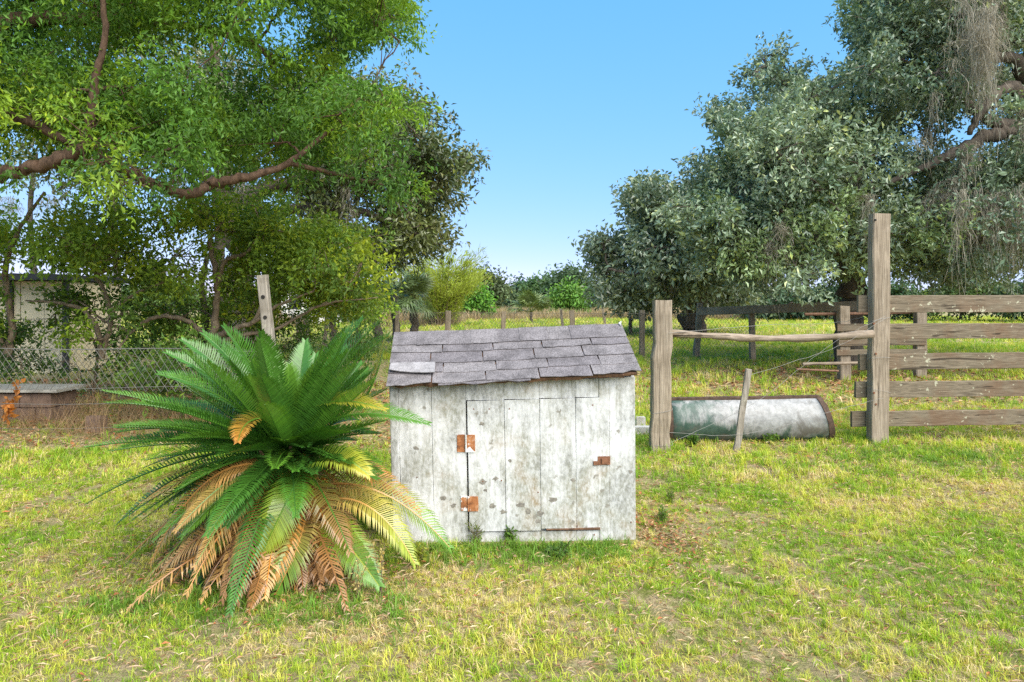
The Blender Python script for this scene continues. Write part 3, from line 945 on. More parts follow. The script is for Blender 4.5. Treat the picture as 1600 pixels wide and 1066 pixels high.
    add(px(470, 735, 3.75), px(462, 755, 3.48), px(407, 868, 3.45), up=(0.1, -1, .5), label='yellow-green frond hanging towards the viewer', c_base=G_LIGHT, c_tip=G_YEL, width=.155, nl=56, vee=.1, droop=.2)
    add(px(470, 738, 3.7), px(520, 690, 3.5), px(576, 742, 3.45), up=(0, -.6, 1), label='short frond yellowing at its tip', c_base=G_LIGHT, c_tip=(0.36, 0.33, 0.03), width=.13, nl=44, droop=.2)
    add(px(500, 665, 3.85), px(560, 630, 3.8), px(668, 662, 3.78), up=(0, -.4, 1), c_base=G_MID, c_tip=G_LIGHT, width=.13, nl=54, droop=.1, label='frond reaching across the pump house wall')
    add(px(495, 760, 3.8), px(600, 735, 3.68), px(702, 855, 3.72), up=(0, -.4, 1), c_base=(0.40, 0.22, .07), c_tip=G_LIGHT, width=.16, nl=50, droop=.25, label='frond half browned arching in front of the white wall')
    add(px(490, 790, 3.75), px(580, 745, 3.55), px(648, 880, 3.56), up=(0, -.4, 1), c_base=TAN, c_tip=G_YEL, width=.15, nl=56, droop=.4, label='tan and green frond drooping to the grass')
    add(px(492, 735, 3.85), px(560, 700, 3.8), px(655, 800, 3.86), up=(0, -.4, 1), c_base=BROWN, c_tip=ORANGE, width=.13, nl=54, droop=.4, ragged=.08, label='brown frond against the white wall')
    add(px(420, 730, 3.75), px(320, 700, 3.6), px(236, 878, 3.6), up=(0, -.4, 1), c_base=(0.42, .22, .06), c_tip=TAN, width=.17, nl=50, droop=.7, vee=.0, label='browned frond arching down to the grass')
    add(px(430, 800, 3.7), px(345, 790, 3.5), px(238, 905, 3.5), up=(0, -.4, 1), c_base=BROWN, c_tip=TAN, width=.13, nl=54, droop=.6, vee=.0, ragged=.15)
    add(px(455, 800, 3.7), px(455, 830, 3.45), px(405, 930, 3.42), up=(0, -1, .5), c_base=ORANGE, c_tip=TAN, width=.13, nl=50, droop=.4, ragged=.12)
    add(px(475, 805, 3.7), px(480, 830, 3.45), px(430, 930, 3.42), up=(0, -1, .5), c_base=(0.42, .25, .08), c_tip=G_LIGHT, width=.14, nl=50, droop=.3, ragged=.05)
    add(px(505, 810, 3.7), px(535, 835, 3.45), px(592, 915, 3.42), up=(0, -1, .7), c_base=G_YEL, c_tip=G_LIGHT, width=.14, nl=50, droop=.3)
    add(px(425, 715, 3.75), px(300, 700, 3.7), px(182, 820, 3.75), up=(0, -.2, 1), c_base=G_DARK, c_tip=G_MID, width=.14, nl=50, droop=.3)
    for (tx, ty, td) in ((262, 552, 3.95), (285, 532, 4.1), (318, 522, 3.8), (250, 585, 3.7), (590, 506, 3.75), (566, 500, 4.0), (606, 525, 3.7), (540, 512, 3.6), (350, 512, 3.7), (408, 520, 3.55)):
        t_ = px(tx, ty, td); m_ = (heart + t_) / 2 + A_sago([0, 0, .12])
        add(heart + [0, 0, -.05], m_, t_, up=norm(A_sago([-(t_ - heart)[0] * .3, -.5, 1.0])), c_base=G_DARK if int(tx) % 2 else G_MID, c_tip=G_MID, width=.12, nl=52, vee=.8)
    add(px(440, 660, 3.8), px(380, 640, 3.6), px(372, 690, 3.42), up=(0, -.6, 1), c_base=G_MID, c_tip=ORANGE, width=.10, nl=40, droop=.1, label='short frond with an orange tip')
    add(px(470, 650, 3.85), px(520, 610, 3.7), px(600, 640, 3.66), up=(0, -.4, 1), c_base=G_MID, c_tip=(0.36, 0.30, .03), width=.11, nl=46)
    add(px(560, 640, 3.95), px(594, 590, 3.92), px(604, 520, 3.95), up=(-1, -.5, .2), c_base=G_MID, c_tip=(0.38, 0.32, .03), width=.08, nl=40, label='yellowing frond tip beside the shingle roof')
reseed('build_sago')
build_sago()

# ------------------------------------------------------------------ timber gate and board fence
WOOD_V = wood_mat('weathered_post', 2, (0.17, 0.130, 0.095), (0.34, 0.275, 0.205), (0.48, 0.41, 0.325), 0.0, stain_amt=.4)
WOOD_H = wood_mat('weathered_board', 0, (0.105, 0.082, 0.056), (0.20, 0.163, 0.115), (0.30, 0.25, 0.185), 0.75, (0.15, 0.075, 0.04), 0.5)
WOOD_LOG = wood_mat('weathered_log', 0, (0.16, 0.12, 0.09), (0.34, 0.27, 0.205), (0.50, 0.42, 0.34), 0.0)
WOOD_GREY = wood_mat('silvered_wood', 2, (0.17, 0.145, 0.12), (0.34, 0.30, 0.25), (0.50, 0.45, 0.39), 0.3)
M_wire = plain_mat('galvanised_wire', (0.26, 0.25, 0.235), 0.7, 0.2)
M_steel_post = plain_mat('rusty_pipe', (0.20, 0.11, 0.07), 0.75, 0.2, 0.4, 20)

def build_gate():
    # tall post with five boards
    D = 7.12
    b, t = P(1371, 695, D), P(1374, 335, D + .02); b[2] = 0.0
    fence = thing('board_fence', 'brown board fence of five weathered planks nailed behind the tall square post', 'fence', b)
    part('tall_post', post(b, t, 0.185, 0.12, 14, .004), WOOD_V, fence)
    rows = [(1340, 475, 474, 27), (1368, 518, 516, 24), (1342, 566, 561, 25), (1336, 609, 606, 25), (1330, 655, 650, 24)]
    for k, (x0, ya, yb, h) in enumerate(rows):
        Db = D + 0.085
        p0 = P(x0, ya, Db); p1 = P(1640, yb, Db + 0.15)
        part('board', board(p0, p1 + np.array([1.2, .06, 0]), h / F * Db * 1.0, 0.038, 16, .004), WOOD_H, fence)
    for k, y in enumerate((506, 553, 614, 632)):
        q = P(1366 + 3 * (k % 2), y, D - .064)
        part('bolt', tube([q, q + [0, .02, 0]], [.011, .011], 8, True), M_rust2, fence)
    q = P(1368, 344, D - .061); part('bolt_hole', tube([q + [0, -.0015, 0], q + [0, .01, 0]], [.012, .012], 8, True), M_dark, fence)
    # far post of the same fence, outside the frame
    b2 = P(1700, 690, D + .2); b2[2] = 0
    part('post', post(b2, b2 + [0, 0, 1.65], .19, .19), WOOD_V, fence)
    # short post
    D = 6.82
    b, t = P(1031, 705, D), P(1034.5, 470, D); b[2] = 0
    single('gate_post', post(b, t, 0.19, 0.14, 12, .005, taper=.93), WOOD_V, 'short square gate post beside the pump house, holding the log rail', 'post', base=b)
    # log rail between them
    pts = catmull([P(1040, 520, 6.88), P(1110, 525, 6.9), P(1200, 529, 6.95), P(1290, 527, 6.98), P(1364, 522, 6.99)], 6)
    r = 0.036 + 0.006 * np.sin(np.arange(len(pts)) * .9) - 0.004 * np.linspace(1, -1, len(pts))
    V, T = sweep(pts, circ(9), r, cap=True, jit=.0025)
    single('log_rail', (V, T), WOOD_LOG, 'round grey log rail between the short gate post and the tall post', 'rail', smooth=True)
    # leaning stake
    b, t = P(1149, 702, 6.75), P(1170, 577, 6.72); b[2] = 0
    single('stake', post(b, t, 0.065, 0.035, 8, .004, .15, .9), WOOD_GREY, 'thin grey wooden stake leaning in front of the steel trough', 'stake', base=b)
    # wires
    def wire(name, pts, label, r=.0016, sag=.0):
        pts = catmull(pts, 10)
        n = len(pts)
        pts[:, 2] -= sag * np.sin(np.linspace(0, math.pi, n)); pts += rng.normal(0, .0025, pts.shape)
        return single(name, tube(pts, np.full(n, r), 5, True), M_wire, label, 'wire')
    wire('fence_wire', [P(1048, 692, 6.72), P(1180, 625, 6.85), P(1300, 533, 6.95), P(1384, 494, 7.0)], 'slack diagonal wire from the gate post foot up to the tall post', sag=.03)
    wire('fence_wire', [P(1046, 520, 6.72), P(1200, 508, 7.2), P(1300, 505, 7.5), P(1366, 492, 7.25)], 'upper strand of wire just above the log rail', .002)
    wire('fence_wire', [P(1160, 590, 6.72), P(1300, 545, 6.9), P(1386, 496, 7.0)], 'short wire from the leaning stake to the tall post')
    wire('fence_wire', [P(1046, 676, 6.72), P(1160, 676, 6.72), P(1300, 640, 6.95), P(1380, 622, 7.0)], 'low slack wire across the front of the steel trough', sag=.02)
    for k, (D_, cx_, w_, y) in enumerate(((6.82, 1033, .104, 690), (6.82, 1033, .104, 640), (7.12, 1372, .1, 500), (7.12, 1372, .1, 562), (7.12, 1372, .1, 612))):
        c = P(cx_, y, D_)
        a = np.linspace(0, 2 * math.pi, 17)
        sq = np.stack([np.clip(np.cos(a) * 1.3, -1, 1) * w_, np.clip(np.sin(a) * 1.3, -1, 1) * w_ * .72, 0.03 * np.sin(a + k)], -1)
        o_ = single('wire_loop', tube(c + sq, np.full(17, .0017), 5), M_wire, 'wire wrapped round the %s gate post at %s' % (('short', 'its foot') if k == 0 else ('short', 'mid height') if k == 1 else ('tall', ('log rail height', 'its middle', 'the fourth board')[k - 2])), 'wire')
reseed('build_gate')
build_gate()

def trough_mat():
    m, n, b, L, N = new_mat('painted_trough_steel')
    v = coords(n)
    x = N('ShaderNodeSeparateXYZ'); L(v, x.inputs[0])
    f = noise(n, coords(n, (3.5, 3, .7)), 1.3, 6, 0.7, .8)
    f2 = noise(n, v, 14, 5, 0.7, .4)
    f3 = noise(n, coords(n, (1, 1, 1)), 3.2, 5, .65, .5)
    # green paint survives at one end and along the bottom
    mr = N('ShaderNodeMapRange'); L(x.outputs[0], mr.inputs[0]); mr.inputs[1].default_value = -1.0; mr.inputs[2].default_value = 0.15; mr.inputs[3].default_value = .40; mr.inputs[4].default_value = -.06
    mz = N('ShaderNodeMapRange'); L(x.outputs[2], mz.inputs[0]); mz.inputs[1].default_value = 0.0; mz.inputs[2].default_value = 0.24; mz.inputs[3].default_value = .46; mz.inputs[4].default_value = 0
    s1 = N('ShaderNodeMath'); s1.operation = 'ADD'; L(mr.outputs[0], s1.inputs[0]); L(mz.outputs[0], s1.inputs[1])
    s2 = N('ShaderNodeMath'); s2.operation = 'ADD'; L(s1.outputs[0], s2.inputs[0]); L(f, s2.inputs[1])
    gm = ramp_out(n, s2.outputs[0], [(0.66, (0, 0, 0)), (0.80, (1, 1, 1))])
    white = ramp_out(n, f2, [(0.3, (0.17, 0.17, 0.165)), (0.6, (0.36, 0.355, 0.35))])
    green = ramp_out(n, f2, [(0.3, (0.018, 0.05, 0.038)), (0.65, (0.075, 0.125, 0.10))])
    col = mix(n, gm, white, green)
    col = mix(n, ramp_out(n, f3, [(0.53, (0, 0, 0)), (0.66, (.85,) * 3)]), col, (0.13, 0.115, 0.10))
    col = mix(n, ramp_out(n, f, [(0.28, (.75,) * 3), (0.36, (0, 0, 0))]), col, (0.24, 0.12, 0.06))
    L(col, b.inputs['Base Color'])
    b.inputs['Roughness'].default_value = 0.45
    b.inputs['Specular IOR Level'].default_value = 0.5
    L(bump(n, f2, .004, .4), b.inputs['Normal'])
    return m

def build_trough():
    # a half-round steel trough lying level, its round belly towards the lawn
    A, B = P(1050, 692, 7.08), P(1298, 690, 7.12)
    A[2] = B[2] = 0
    ax = norm(B - A); back = np.array([-ax[1], ax[0], 0]); L = np.linalg.norm(B - A)
    base = (A + B) / 2
    root = thing('feed_trough', 'long half-round steel trough with flaking green and white paint behind the gate', 'trough', base)
    R, cz = 0.25, 0.22
    ang = np.linspace(math.radians(112), math.radians(285), 22)
    def sec(s, r, off=0):
        q = A + ax * (L * s) + back * 0.26
        tilt = 0.02 * s
        sh = lambda a: ax * (-0.07 * math.sin(a) * s)      # the open end leans outward at its foot
        return np.array([q + sh(a) + back * math.cos(a) * r * 0.95 + np.array([0, 0, cz + tilt + math.sin(a) * r]) for a in ang])
    def shell(s0, s1, r, th, n):
        ss = np.linspace(s0, s1, n)
        O = [sec(s, r + .002 * math.sin(9 * s)) for s in ss]; I = [sec(s, r - th) for s in ss]
        K = len(ang); V = np.concatenate(O + I); T = []
        for i in range(n - 1):
            for k in range(K - 1):
                a = i * K + k
                T += [[a, a + 1, a + K], [a + 1, a + K + 1, a + K]]
                a += n * K
                T += [[a, a + K, a + 1], [a + 1, a + K, a + K + 1]]
        M = n * K
        for i in range(n - 1):
            for k in (0, K - 1):
                a = i * K + k
                T += [[a, a + K, a + M], [a + K, a + K + M, a + M]]
        for k in range(K - 1):
            for i in (0, n - 1):
                a = i * K + k
                T += [[a, a + M, a + 1], [a + 1, a + M, a + M + 1]]
        return V, T
    part('body', shell(0, 1, R, .006, 20), trough_mat(), root, smooth=True)
    for k in (0, -1):
        p0, p1 = sec(-.01, R + .004)[k], sec(1.01, R + .004)[k]
        part('rim', board(p0, p1, .036, .05, 16, .004), M_rust_dark, root)
    for s in (-0.006, 1.004):
        part('end_band', shell(s - .018, s + .018, R + .012, .022, 2), M_rust_dark, root)
        V = [A + ax * L * s + back * .30 + [0, 0, cz]] + list(sec(s, R - .01)); n_ = len(V)
        part('end_plate', (np.array(V), [[0, k, k + 1] for k in range(1, n_ - 1)]), M_rust_dark, root)
M_rust_dark = plain_mat('dark_rust', (0.085, 0.052, 0.036), .85, 0, .5, 25)
reseed('build_trough')
build_trough()

def corral():
    # plank pen beyond the trough, seen between the gate posts
    base = np.array([6.6, 13.0, 0])
    c = thing('corral', 'open plank pen with pipe rails standing in the pasture behind the tall post', 'fence', base)
    D = 13.0
    for px_, top_ in ((1318, 478), (1437, 486)):
        b = P(px_, 590, D); b[2] = 0; t = P(px_, top_, D)
        part('post', post(b, t, .2, .16, 8, .006), WOOD_V, c)
    for (x0, x1, y0, y1, h) in ((1308, 1447, 512, 511, 11), (1310, 1446, 534, 533, 13), (1307, 1447, 551, 550, 9)):
        part('board', board(P(x0, y0, D - .1), P(x1, y1, D - .1), h / F * D, .04, 8, .005), WOOD_H, c)
    part('pipe_rail', tube([P(1257, 491, D + .15), P(1340, 490, D + .15), P(1424, 488, D + .15)], [.03] * 3, 8, True), M_steel_post, c)
    part('pipe_rail', tube([P(1254, 569, D - .25), P(1342, 567, D - .2)], [.028] * 2, 8, True), WOOD_LOG, c)
    part('pipe_rail', tube([P(1244, 577, D - .3), P(1310, 580, D - .3)], [.02] * 2, 8, True), M_steel_post, c)
    # long top rail running back to the chain link corner
    r = thing('rail_fence', 'single long grey top rail running from the chain link fence to the plank pen', 'fence', P(1090, 560, 17.9) * np.array([1, 1, 0]))
    b = P(1088, 562, 17.9); b[2] = 0
    part('post', post(b, P(1094, 474, 17.9), .15, .15, 7, .008), WOOD_V, r)
    part('rail', board(P(1090, 487, 17.7), P(1345, 478, 13.3), .19, .05, 12, .007), WOOD_LOG, r)
    b = P(1176, 566, 16.5); b[2] = 0
    part('post', post(b, P(1174, 488, 16.5), .13, .13, 7, .006), WOOD_V, r)
reseed('corral')
corral()

# ------------------------------------------------------------------ chain link fences
def chain_mesh(path, z0, z1, cell, r, sag=0.0):
    """diamond mesh of straight round wires hung along a ground path"""
    path = np.asarray(path, float)
    seg = np.linalg.norm(np.diff(path, axis=0), axis=1); cum = np.concatenate([[0], np.cumsum(seg)])
    def at(s):
        s = np.clip(s, 0, cum[-1])
        return np.stack([np.interp(s, cum, path[:, 0]), np.interp(s, cum, path[:, 1])], -1)
    H = z1 - z0
    starts = np.arange(-H, cum[-1] + H, cell)
    G = []
    nk = max(2, int(H / (cell * 1.0)))
    for sgn in (1, -1):
        for s in starts:
            q = np.linspace(0, 1, 4)
            u = s + sgn * q * H * 0.72
            if u.min() < 0 or u.max() > cum[-1]: continue
            xy = at(u)
            z = z0 + q * H - sag * np.sin(u * .9) * q + rng.normal(0, .002)
            pts = np.column_stack([xy, z]); pts[:, 1] += sgn * r * .9
            G.append(sweep(pts, circ(3), np.full(4, r), cap=False))
    return join(G)

def build_chain_fences():
    # far fence across the pasture
    path = [(-9.5, 12.2), (-6.5, 14.5), (-4.2, 18.8), (3.6, 18.2), (6.4, 16.9)]
    f = thing('chain_link_fence', 'long rusty chain link fence crossing the pasture behind the pump house', 'fence', (-0.5, 18.6, 0))
    part('wire_mesh', chain_mesh(path, 0.05, 1.15, .085, .0032), M_link, f, kind='stuff')
    P3 = np.array([(x, y, 1.16) for x, y in path])
    part('top_wire', tube(catmull(P3, 6), np.full(len(path) * 6 - 5, .006), 5, True), M_link, f)
    for (px_, D, top_, w) in ((506, 18.8, 490, .10), (620, 18.7, 486, .11), (699, 18.6, 486, .15), (785, 18.5, 487, .13), (896, 18.4, 485, .13), (1003, 18.3, 485, .14)):
        b = P(px_, 555, D); b[2] = 0
        part('post', post(b, P(px_ + rng.normal(0, 2), top_, D), w, w, 6, .006), WOOD_V, f)
    for (px_, D, top_) in ((470, 18.9, 494), (482, 19.0, 492), (946, 40, 483), (880, 36, 483)):
        b = P(px_, 555, D); b[2] = 0
        single('fence_post', post(b, P(px_ - 4, top_, D), .14, .14, 6, .006), WOOD_V,
               {470: 'thin leaning post in the scrub, left of its twin, above the sago palm', 482: 'thin leaning post in the scrub, right of its twin, above the sago palm', 946: 'far thin post in the field left of the chain link corner', 880: 'dark far post in the field seen just over the shingle roof'}[px_], 'post', base=b)
    # near fence on the left: a hung strip of mesh with loose strands below
    n_ = thing('wire_fence', 'sagging grey chain link strip with loose wire strands under the trees', 'fence', (-4.8, 7.5, 0))
    path = [(-9.0, 7.9), (-5.6, 7.62), (-2.55, 7.45)]
    part('wire_mesh', chain_mesh(path, 0.50, 0.965, .085, .0028, .02), M_link2, n_, kind='stuff')
    for (yl, yr, r) in ((542, 550, .005), (606, 607, .0035), (628, 634, .003), (668, 668, .003)):
        D = 7.4
        pts = np.array([P(px_, yl + (yr - yl) * s + 2.5 * math.sin(s * 7), 7.9 - .45 * s) for s, px_ in ((-.15 + 1.15 * q, -120 + 560 * q) for q in np.linspace(0, 1, 26))])
        part('wire_strand', tube(pts, np.full(26, r), 5, True), M_link2, n_)
    b, t = P(437, 640, 7.45), P(410, 430, 7.4); b[2] = 0
    b = b + np.array([.0, 0, 0])
    lp = thing('leaning_post', 'pale lichened square post with three dark holes leaning behind the sago palm', 'post', b)
    part('post_timber', post(b, t, .105, .10, 10, .004), WOOD_GREY, lp)
    ax = norm(t - b)
    for y in (458, 484, 512):
        q = t + (b - t) * ((y - 430) / 210.0) + np.array([0, -.056, 0])
        part('bolt_hole', tube([q, q + [0, .012, 0]], [.022, .02], 8, True), M_dark, lp)
M_link = plain_mat('rusty_chain_link', (0.19, 0.165, 0.14), .7, .3)
M_link2 = plain_mat('grey_chain_link', (0.21, 0.20, 0.18), .7, .2)
reseed('build_chain_fences')
build_chain_fences()

# ------------------------------------------------------------------ buildings behind the trees
M_beige = plain_mat('beige_siding', (0.66, 0.57, 0.39), .7, 0, .12, 3)
M_roofdark = plain_mat('dark_roof_edge', (0.03, 0.03, 0.033), .6)
M_whitewall = plain_mat('white_siding', (0.75, 0.73, 0.70), .7, 0, .1)
M_glass = plain_mat('dark_glass', (0.03, 0.035, 0.04), .1)
M_brick = plain_mat('reddish_block', (0.17, 0.11, 0.08), .9, 0, .4, 12)
M_slab = plain_mat('weathered_slab', (0.33, 0.31, 0.27), .9, 0, .35, 9)
M_concrete = plain_mat('pale_slab', (0.52, 0.49, 0.44), .9, 0, .25, 9)

def bx(x0, x1, y0, y1, z0, z1):
    V = np.array([(x, y, z) for z in (z0, z1) for (x, y) in ((x0, y0), (x1, y0), (x1, y1), (x0, y1))], float)
    return V, np.array([[0, 2, 1], [0, 3, 2], [4, 5, 6], [4, 6, 7], [0, 1, 5], [0, 5, 4], [1, 2, 6], [1, 6, 5], [2, 3, 7], [2, 7, 6], [3, 0, 4], [3, 4, 7]])

def build_outbuildings():
    D = 14.0
    xr = P(107, 470, D)[0]; zt = P(0, 440, D)[2]
    c = thing('outbuilding', 'low beige outbuilding with dark flat roof edge half hidden by the leafy shrubs', 'building', (-10.5, D + 2, 0))
    n = 9
    for k in range(n):
        x0, x1 = -13.5 + (xr + 13.5) * k / n, -13.5 + (xr + 13.5) * (k + 1) / n - .012
        part('wall_panel', bx(x0, x1, D + (k % 2) * .006, D + 1.9, 0, zt), M_beige, c)
    roof = part('roof', bx(-14, P(112, 0, D)[0], D - .45, D + 2.2, zt + .02, zt + .13), M_roofdark, c)
    for px_ in (18, 105):
        part('corner_post', bx(P(px_ - 5, 0, D)[0], P(px_ + 4, 0, D)[0], D - .06, D - .002, 0, zt), M_roofdark, c)
    for k in range(26):
        x = -13.9 + k * .28
        if x > P(110, 0, D)[0] - .1: break
        part('roof_rib', bx(x, x + .05, D - .44, D + 2.1, zt + .131, zt + .155), M_roofdark, roof)
    # low block wall with slab
    D = 8.6
    c = thing('block_planter', 'low brown block planter with a grey slab top behind the wire fence', 'planter', (-6.2, D + .3, 0))
    x0, x1 = -8.0, P(90, 0, D)[0]
    for r in range(2):
        for k in range(7):
            o_ = .2 * (r % 2)
            a_, b_ = max(x0, x0 + k * .4 - o_), min(x1 - .08, x0 + (k + 1) * .4 - o_ - .012)
            if b_ - a_ > .05:
                part('block', bx(a_, b_, D + rng.uniform(0, .01), D + .5, .185 * r - .03, .185 * r + .143), M_brick, c)
    part('slab_top', board((x0 - .1, D + .25, .365), (x1 + .02, D + .25, .365), .04, .6, 10, .004), M_slab, c)
    q = P(148, 632, 7.9); q[2] = 0
    V, T = bx(q[0] - .09, q[0] + .09, 7.85, 8.0, -.02, .17)
    V = V + rng.normal(0, .008, V.shape)
    single('concrete_block', (V, T), M_brick, 'weathered brown-grey concrete block standing among brush at the wire fence', 'block')
    for k, (px_, py_, w) in enumerate(((1003, 676, .16), (1005, 690, .2), (1002, 648, .12))):
        q = P(px_, py_, 7.6 + .5 * (k == 2)); q[2] = 0
        V, T = bx(q[0] - w / 2, q[0] + w / 2, q[1], q[1] + w * .7, -.02, .07 + .02 * k)
        V = V + rng.normal(0, .012, V.shape)
        single('stone', (V, T), M_concrete, ('pale stone chip beside the short gate post, the middle one', 'largest pale stone chip at the foot of the short gate post', 'small pale stone farther back beside the gate post')[k], 'stone')
    # white house far behind
    D = 42.0
    c = thing('white_house', 'white house glimpsed far behind the trees above the sago palm', 'house', (P(500, 0, D)[0], D, 0))
    xa, xb = P(440, 0, D)[0], P(520, 0, D)[0]
    part('wall', bx(xa, xb, D, D + 6, 0, 2.3), M_whitewall, c)
    V, T = sweep(np.array([(xa - .4, D + 3, 0), (xb + .4, D + 3, 0)]), [(-3.5, 2.25), (0, 3.6), (3.5, 2.25), (3.4, 2.15), (-3.4, 2.15)])
    part('roof', (V, T), M_concrete, c)
    for px_ in (462, 498):
        x = P(px_, 0, D)[0]
        w_ = part('window', bx(x - .45, x + .45, D - .04, D - .003, .9, 1.85), M_whitewall, c)
        part('pane', bx(x - .38, x + .38, D - .06, D - .045, .97, 1.78), M_glass, w_)
reseed('build_outbuildings')
build_outbuildings()
# ------------------------------------------------------------------ trees
M_leaf_soft = leaf_mat('broad_leaf', 0.5, 0.35, 0.40)
M_leaf_oak = leaf_mat('live_oak_leaf', 0.28, 0.70, 0.22, tint=(1.1, 1.1, 0.7))
M_leaf_far = leaf_mat('far_leaf', 0.5, 0.4, 0.25)
M_moss = leaf_mat('spanish_moss_strand', 0.9, 0.1, 0.25, tint=(1.0, 0.98, 0.9))
BARK_RED = bark_mat('reddish_bark', (0.03, 0.018, 0.012), (0.17, 0.105, 0.07), 14)
BARK_GREY = bark_mat('grey_oak_bark', (0.040, 0.032, 0.026), (0.19, 0.155, 0.125), 10)
BARK_TAN = bark_mat('tan_stem_bark', (0.12, 0.085, 0.055), (0.34, 0.26, 0.175), 14)

def in_poly(x, y, poly):
    poly = np.asarray(poly, float); n = len(poly); c = np.zeros(len(x), bool); j = n - 1
    for i in range(n):
        xi, yi = poly[i]; xj, yj = poly[j]
        hit = ((yi > y) != (yj > y)) & (x < (xj - xi) * (y - yi) / (yj - yi + 1e-9) + xi)
        c ^= hit; j = i
    return c

def fill(poly, n, D0, D1, r0, r1, holes=(), edge=True):
    """lobe centres (x,y,z,r) through the volume whose outline the photograph gives"""
    poly = np.asarray(poly, float); lo, hi = poly.min(0), poly.max(0)
    out = []
    tries = 0
    while len(out) < n and tries < n * 60:
        tries += 1
        x, y = rng.uniform(lo[0], hi[0]), rng.uniform(lo[1], hi[1])
        D = rng.uniform(D0, D1); r = rng.uniform(r0, r1); rp = r / D * F * 0.8
        a = np.arange(8) * math.pi / 4
        if edge:
            if not in_poly(x + rp * np.cos(a), y + rp * np.sin(a) * .8, poly).all(): continue
        elif not in_poly(np.array([x]), np.array([y]), poly)[0]: continue
        if any(((x - hx) / (hr + rp * .75)) ** 2 + ((y - hy) / (hr + rp * .75)) ** 2 < 1 for hx, hy, hr in holes): continue
        p = P(x, y, D)
        if p[2] - r * .7 < 0.0: continue
        close = sum(1 for q in out if np.linalg.norm(q[:3] - p) < 0.42 * (q[3] + r))
        if close > 0 and tries < n * 30: continue
        out.append(np.append(p, r))
    return np.array(out)

def leaf_cloud(lobes, per_m2, L, ratio, cols, nleaf=14, spread=0.16, droop=0.25, flat=0.75, hollow=0.45, up=0.5, holes_noise=0.42, seed=0):
    """leaves gathered into little sprays through each lobe, thinned by noise so that gaps open"""
    cen, dr, cc = [], [], []
    for (x, y, z, r) in lobes:
        n = max(6, int(per_m2 * 4 * math.pi * r * r / nleaf))
        d = norm(rng.normal(0, 1, (n, 3)))
        rad = r * (hollow + (1.12 - hollow) * rng.uniform(0, 1, n) ** 0.6)
        rad *= 0.55 + 0.95 * vnoise(d[:, 0] * 2.6 + x * 3, d[:, 2] * 2.6 + d[:, 1] * 1.9 + y * 3, seed + 3)
        c = np.array([x, y, z]) + d * rad[:, None] * np.array([1, 1, flat])
        k = fbm(c[:, 0] * 1.7 / max(r, .4) + c[:, 1] * .9 / max(r, .4), c[:, 2] * 1.9 / max(r, .4), seed, 2) > holes_noise
        c, d = c[k], d[k]
        base = cols[rng.integers(len(cols))] * rng.uniform(0.82, 1.15)
        cen.append(c); dr.append(norm(d + np.array([0, 0, -droop]) + rng.normal(0, .35, d.shape)))
        cc.append(np.tile(base, (len(c), 1)) * rng.uniform(.8, 1.2, (len(c), 1)))
    cen, dr, cc = np.concatenate(cen), np.concatenate(dr), np.concatenate(cc)
    n = len(cen); m = n * nleaf
    C = np.repeat(cen, nleaf, 0); Dv = np.repeat(dr, nleaf, 0); K = np.repeat(cc, nleaf, 0)
    s = np.tile(np.linspace(-1, 1, nleaf), n)[:, None]
    pos = C + Dv * s * spread + rng.normal(0, spread * .42, (m, 3))
    ld = norm(Dv * .6 + rng.normal(0, .75, (m, 3)) + np.array([0, 0, -droop]))
    nr = norm(rng.normal(0, 1, (m, 3)) * (1 - up) + np.array([0, 0, 1.0]) * up + Dv * .2)
    sd = norm(np.cross(ld, nr)); nr = np.cross(sd, ld)
    ll = L * rng.uniform(.5, 1.4, (m, 1)); w = ll * ratio / 2
    mid = pos + ld * ll * .48 + nr * ll * .04
    V = np.stack([pos, mid - sd * w + nr * w * .35, pos + ld * ll - nr * ll * .08, mid + sd * w + nr * w * .35], 1).reshape(-1, 3)
    a = np.arange(m) * 4
    T = np.concatenate([np.stack([a, a + 1, a + 2], -1), np.stack([a, a + 2, a + 3], -1)])
    K = K * rng.uniform(.78, 1.25, (m, 1))
    young = rng.uniform(0, 1, (m, 1)) < .06
    K = np.where(young, K * np.array([1.7, 1.45, .9]), K)
    return V, T, np.repeat(np.clip(K, 0, .9), 4, 0), cen

def limb_geo(limbs, k=8):
    """limbs: lists of (px,py,D,r) -> tubes, and the points later twigs may start from"""
    G, SP, SR = [], [], []
    for lb in limbs:
        lb = np.array([np.append(P(a, b, d), r) if not isinstance(a, np.ndarray) else a for (a, b, d, r) in lb], float)
        c = catmull(lb, 7)
        pts, rad = c[:, :3], np.maximum(c[:, 3], .004)
        pts[1:-1] += rng.normal(0, 1, pts[1:-1].shape) * rad[1:-1, None] * .22
        rad = rad * (1 + rng.normal(0, .06, len(rad)))
        G.append(sweep(pts, circ(k), rad, cap=True)); SP.append(pts); SR.append(rad)
    return G, np.concatenate(SP), np.concatenate(SR)

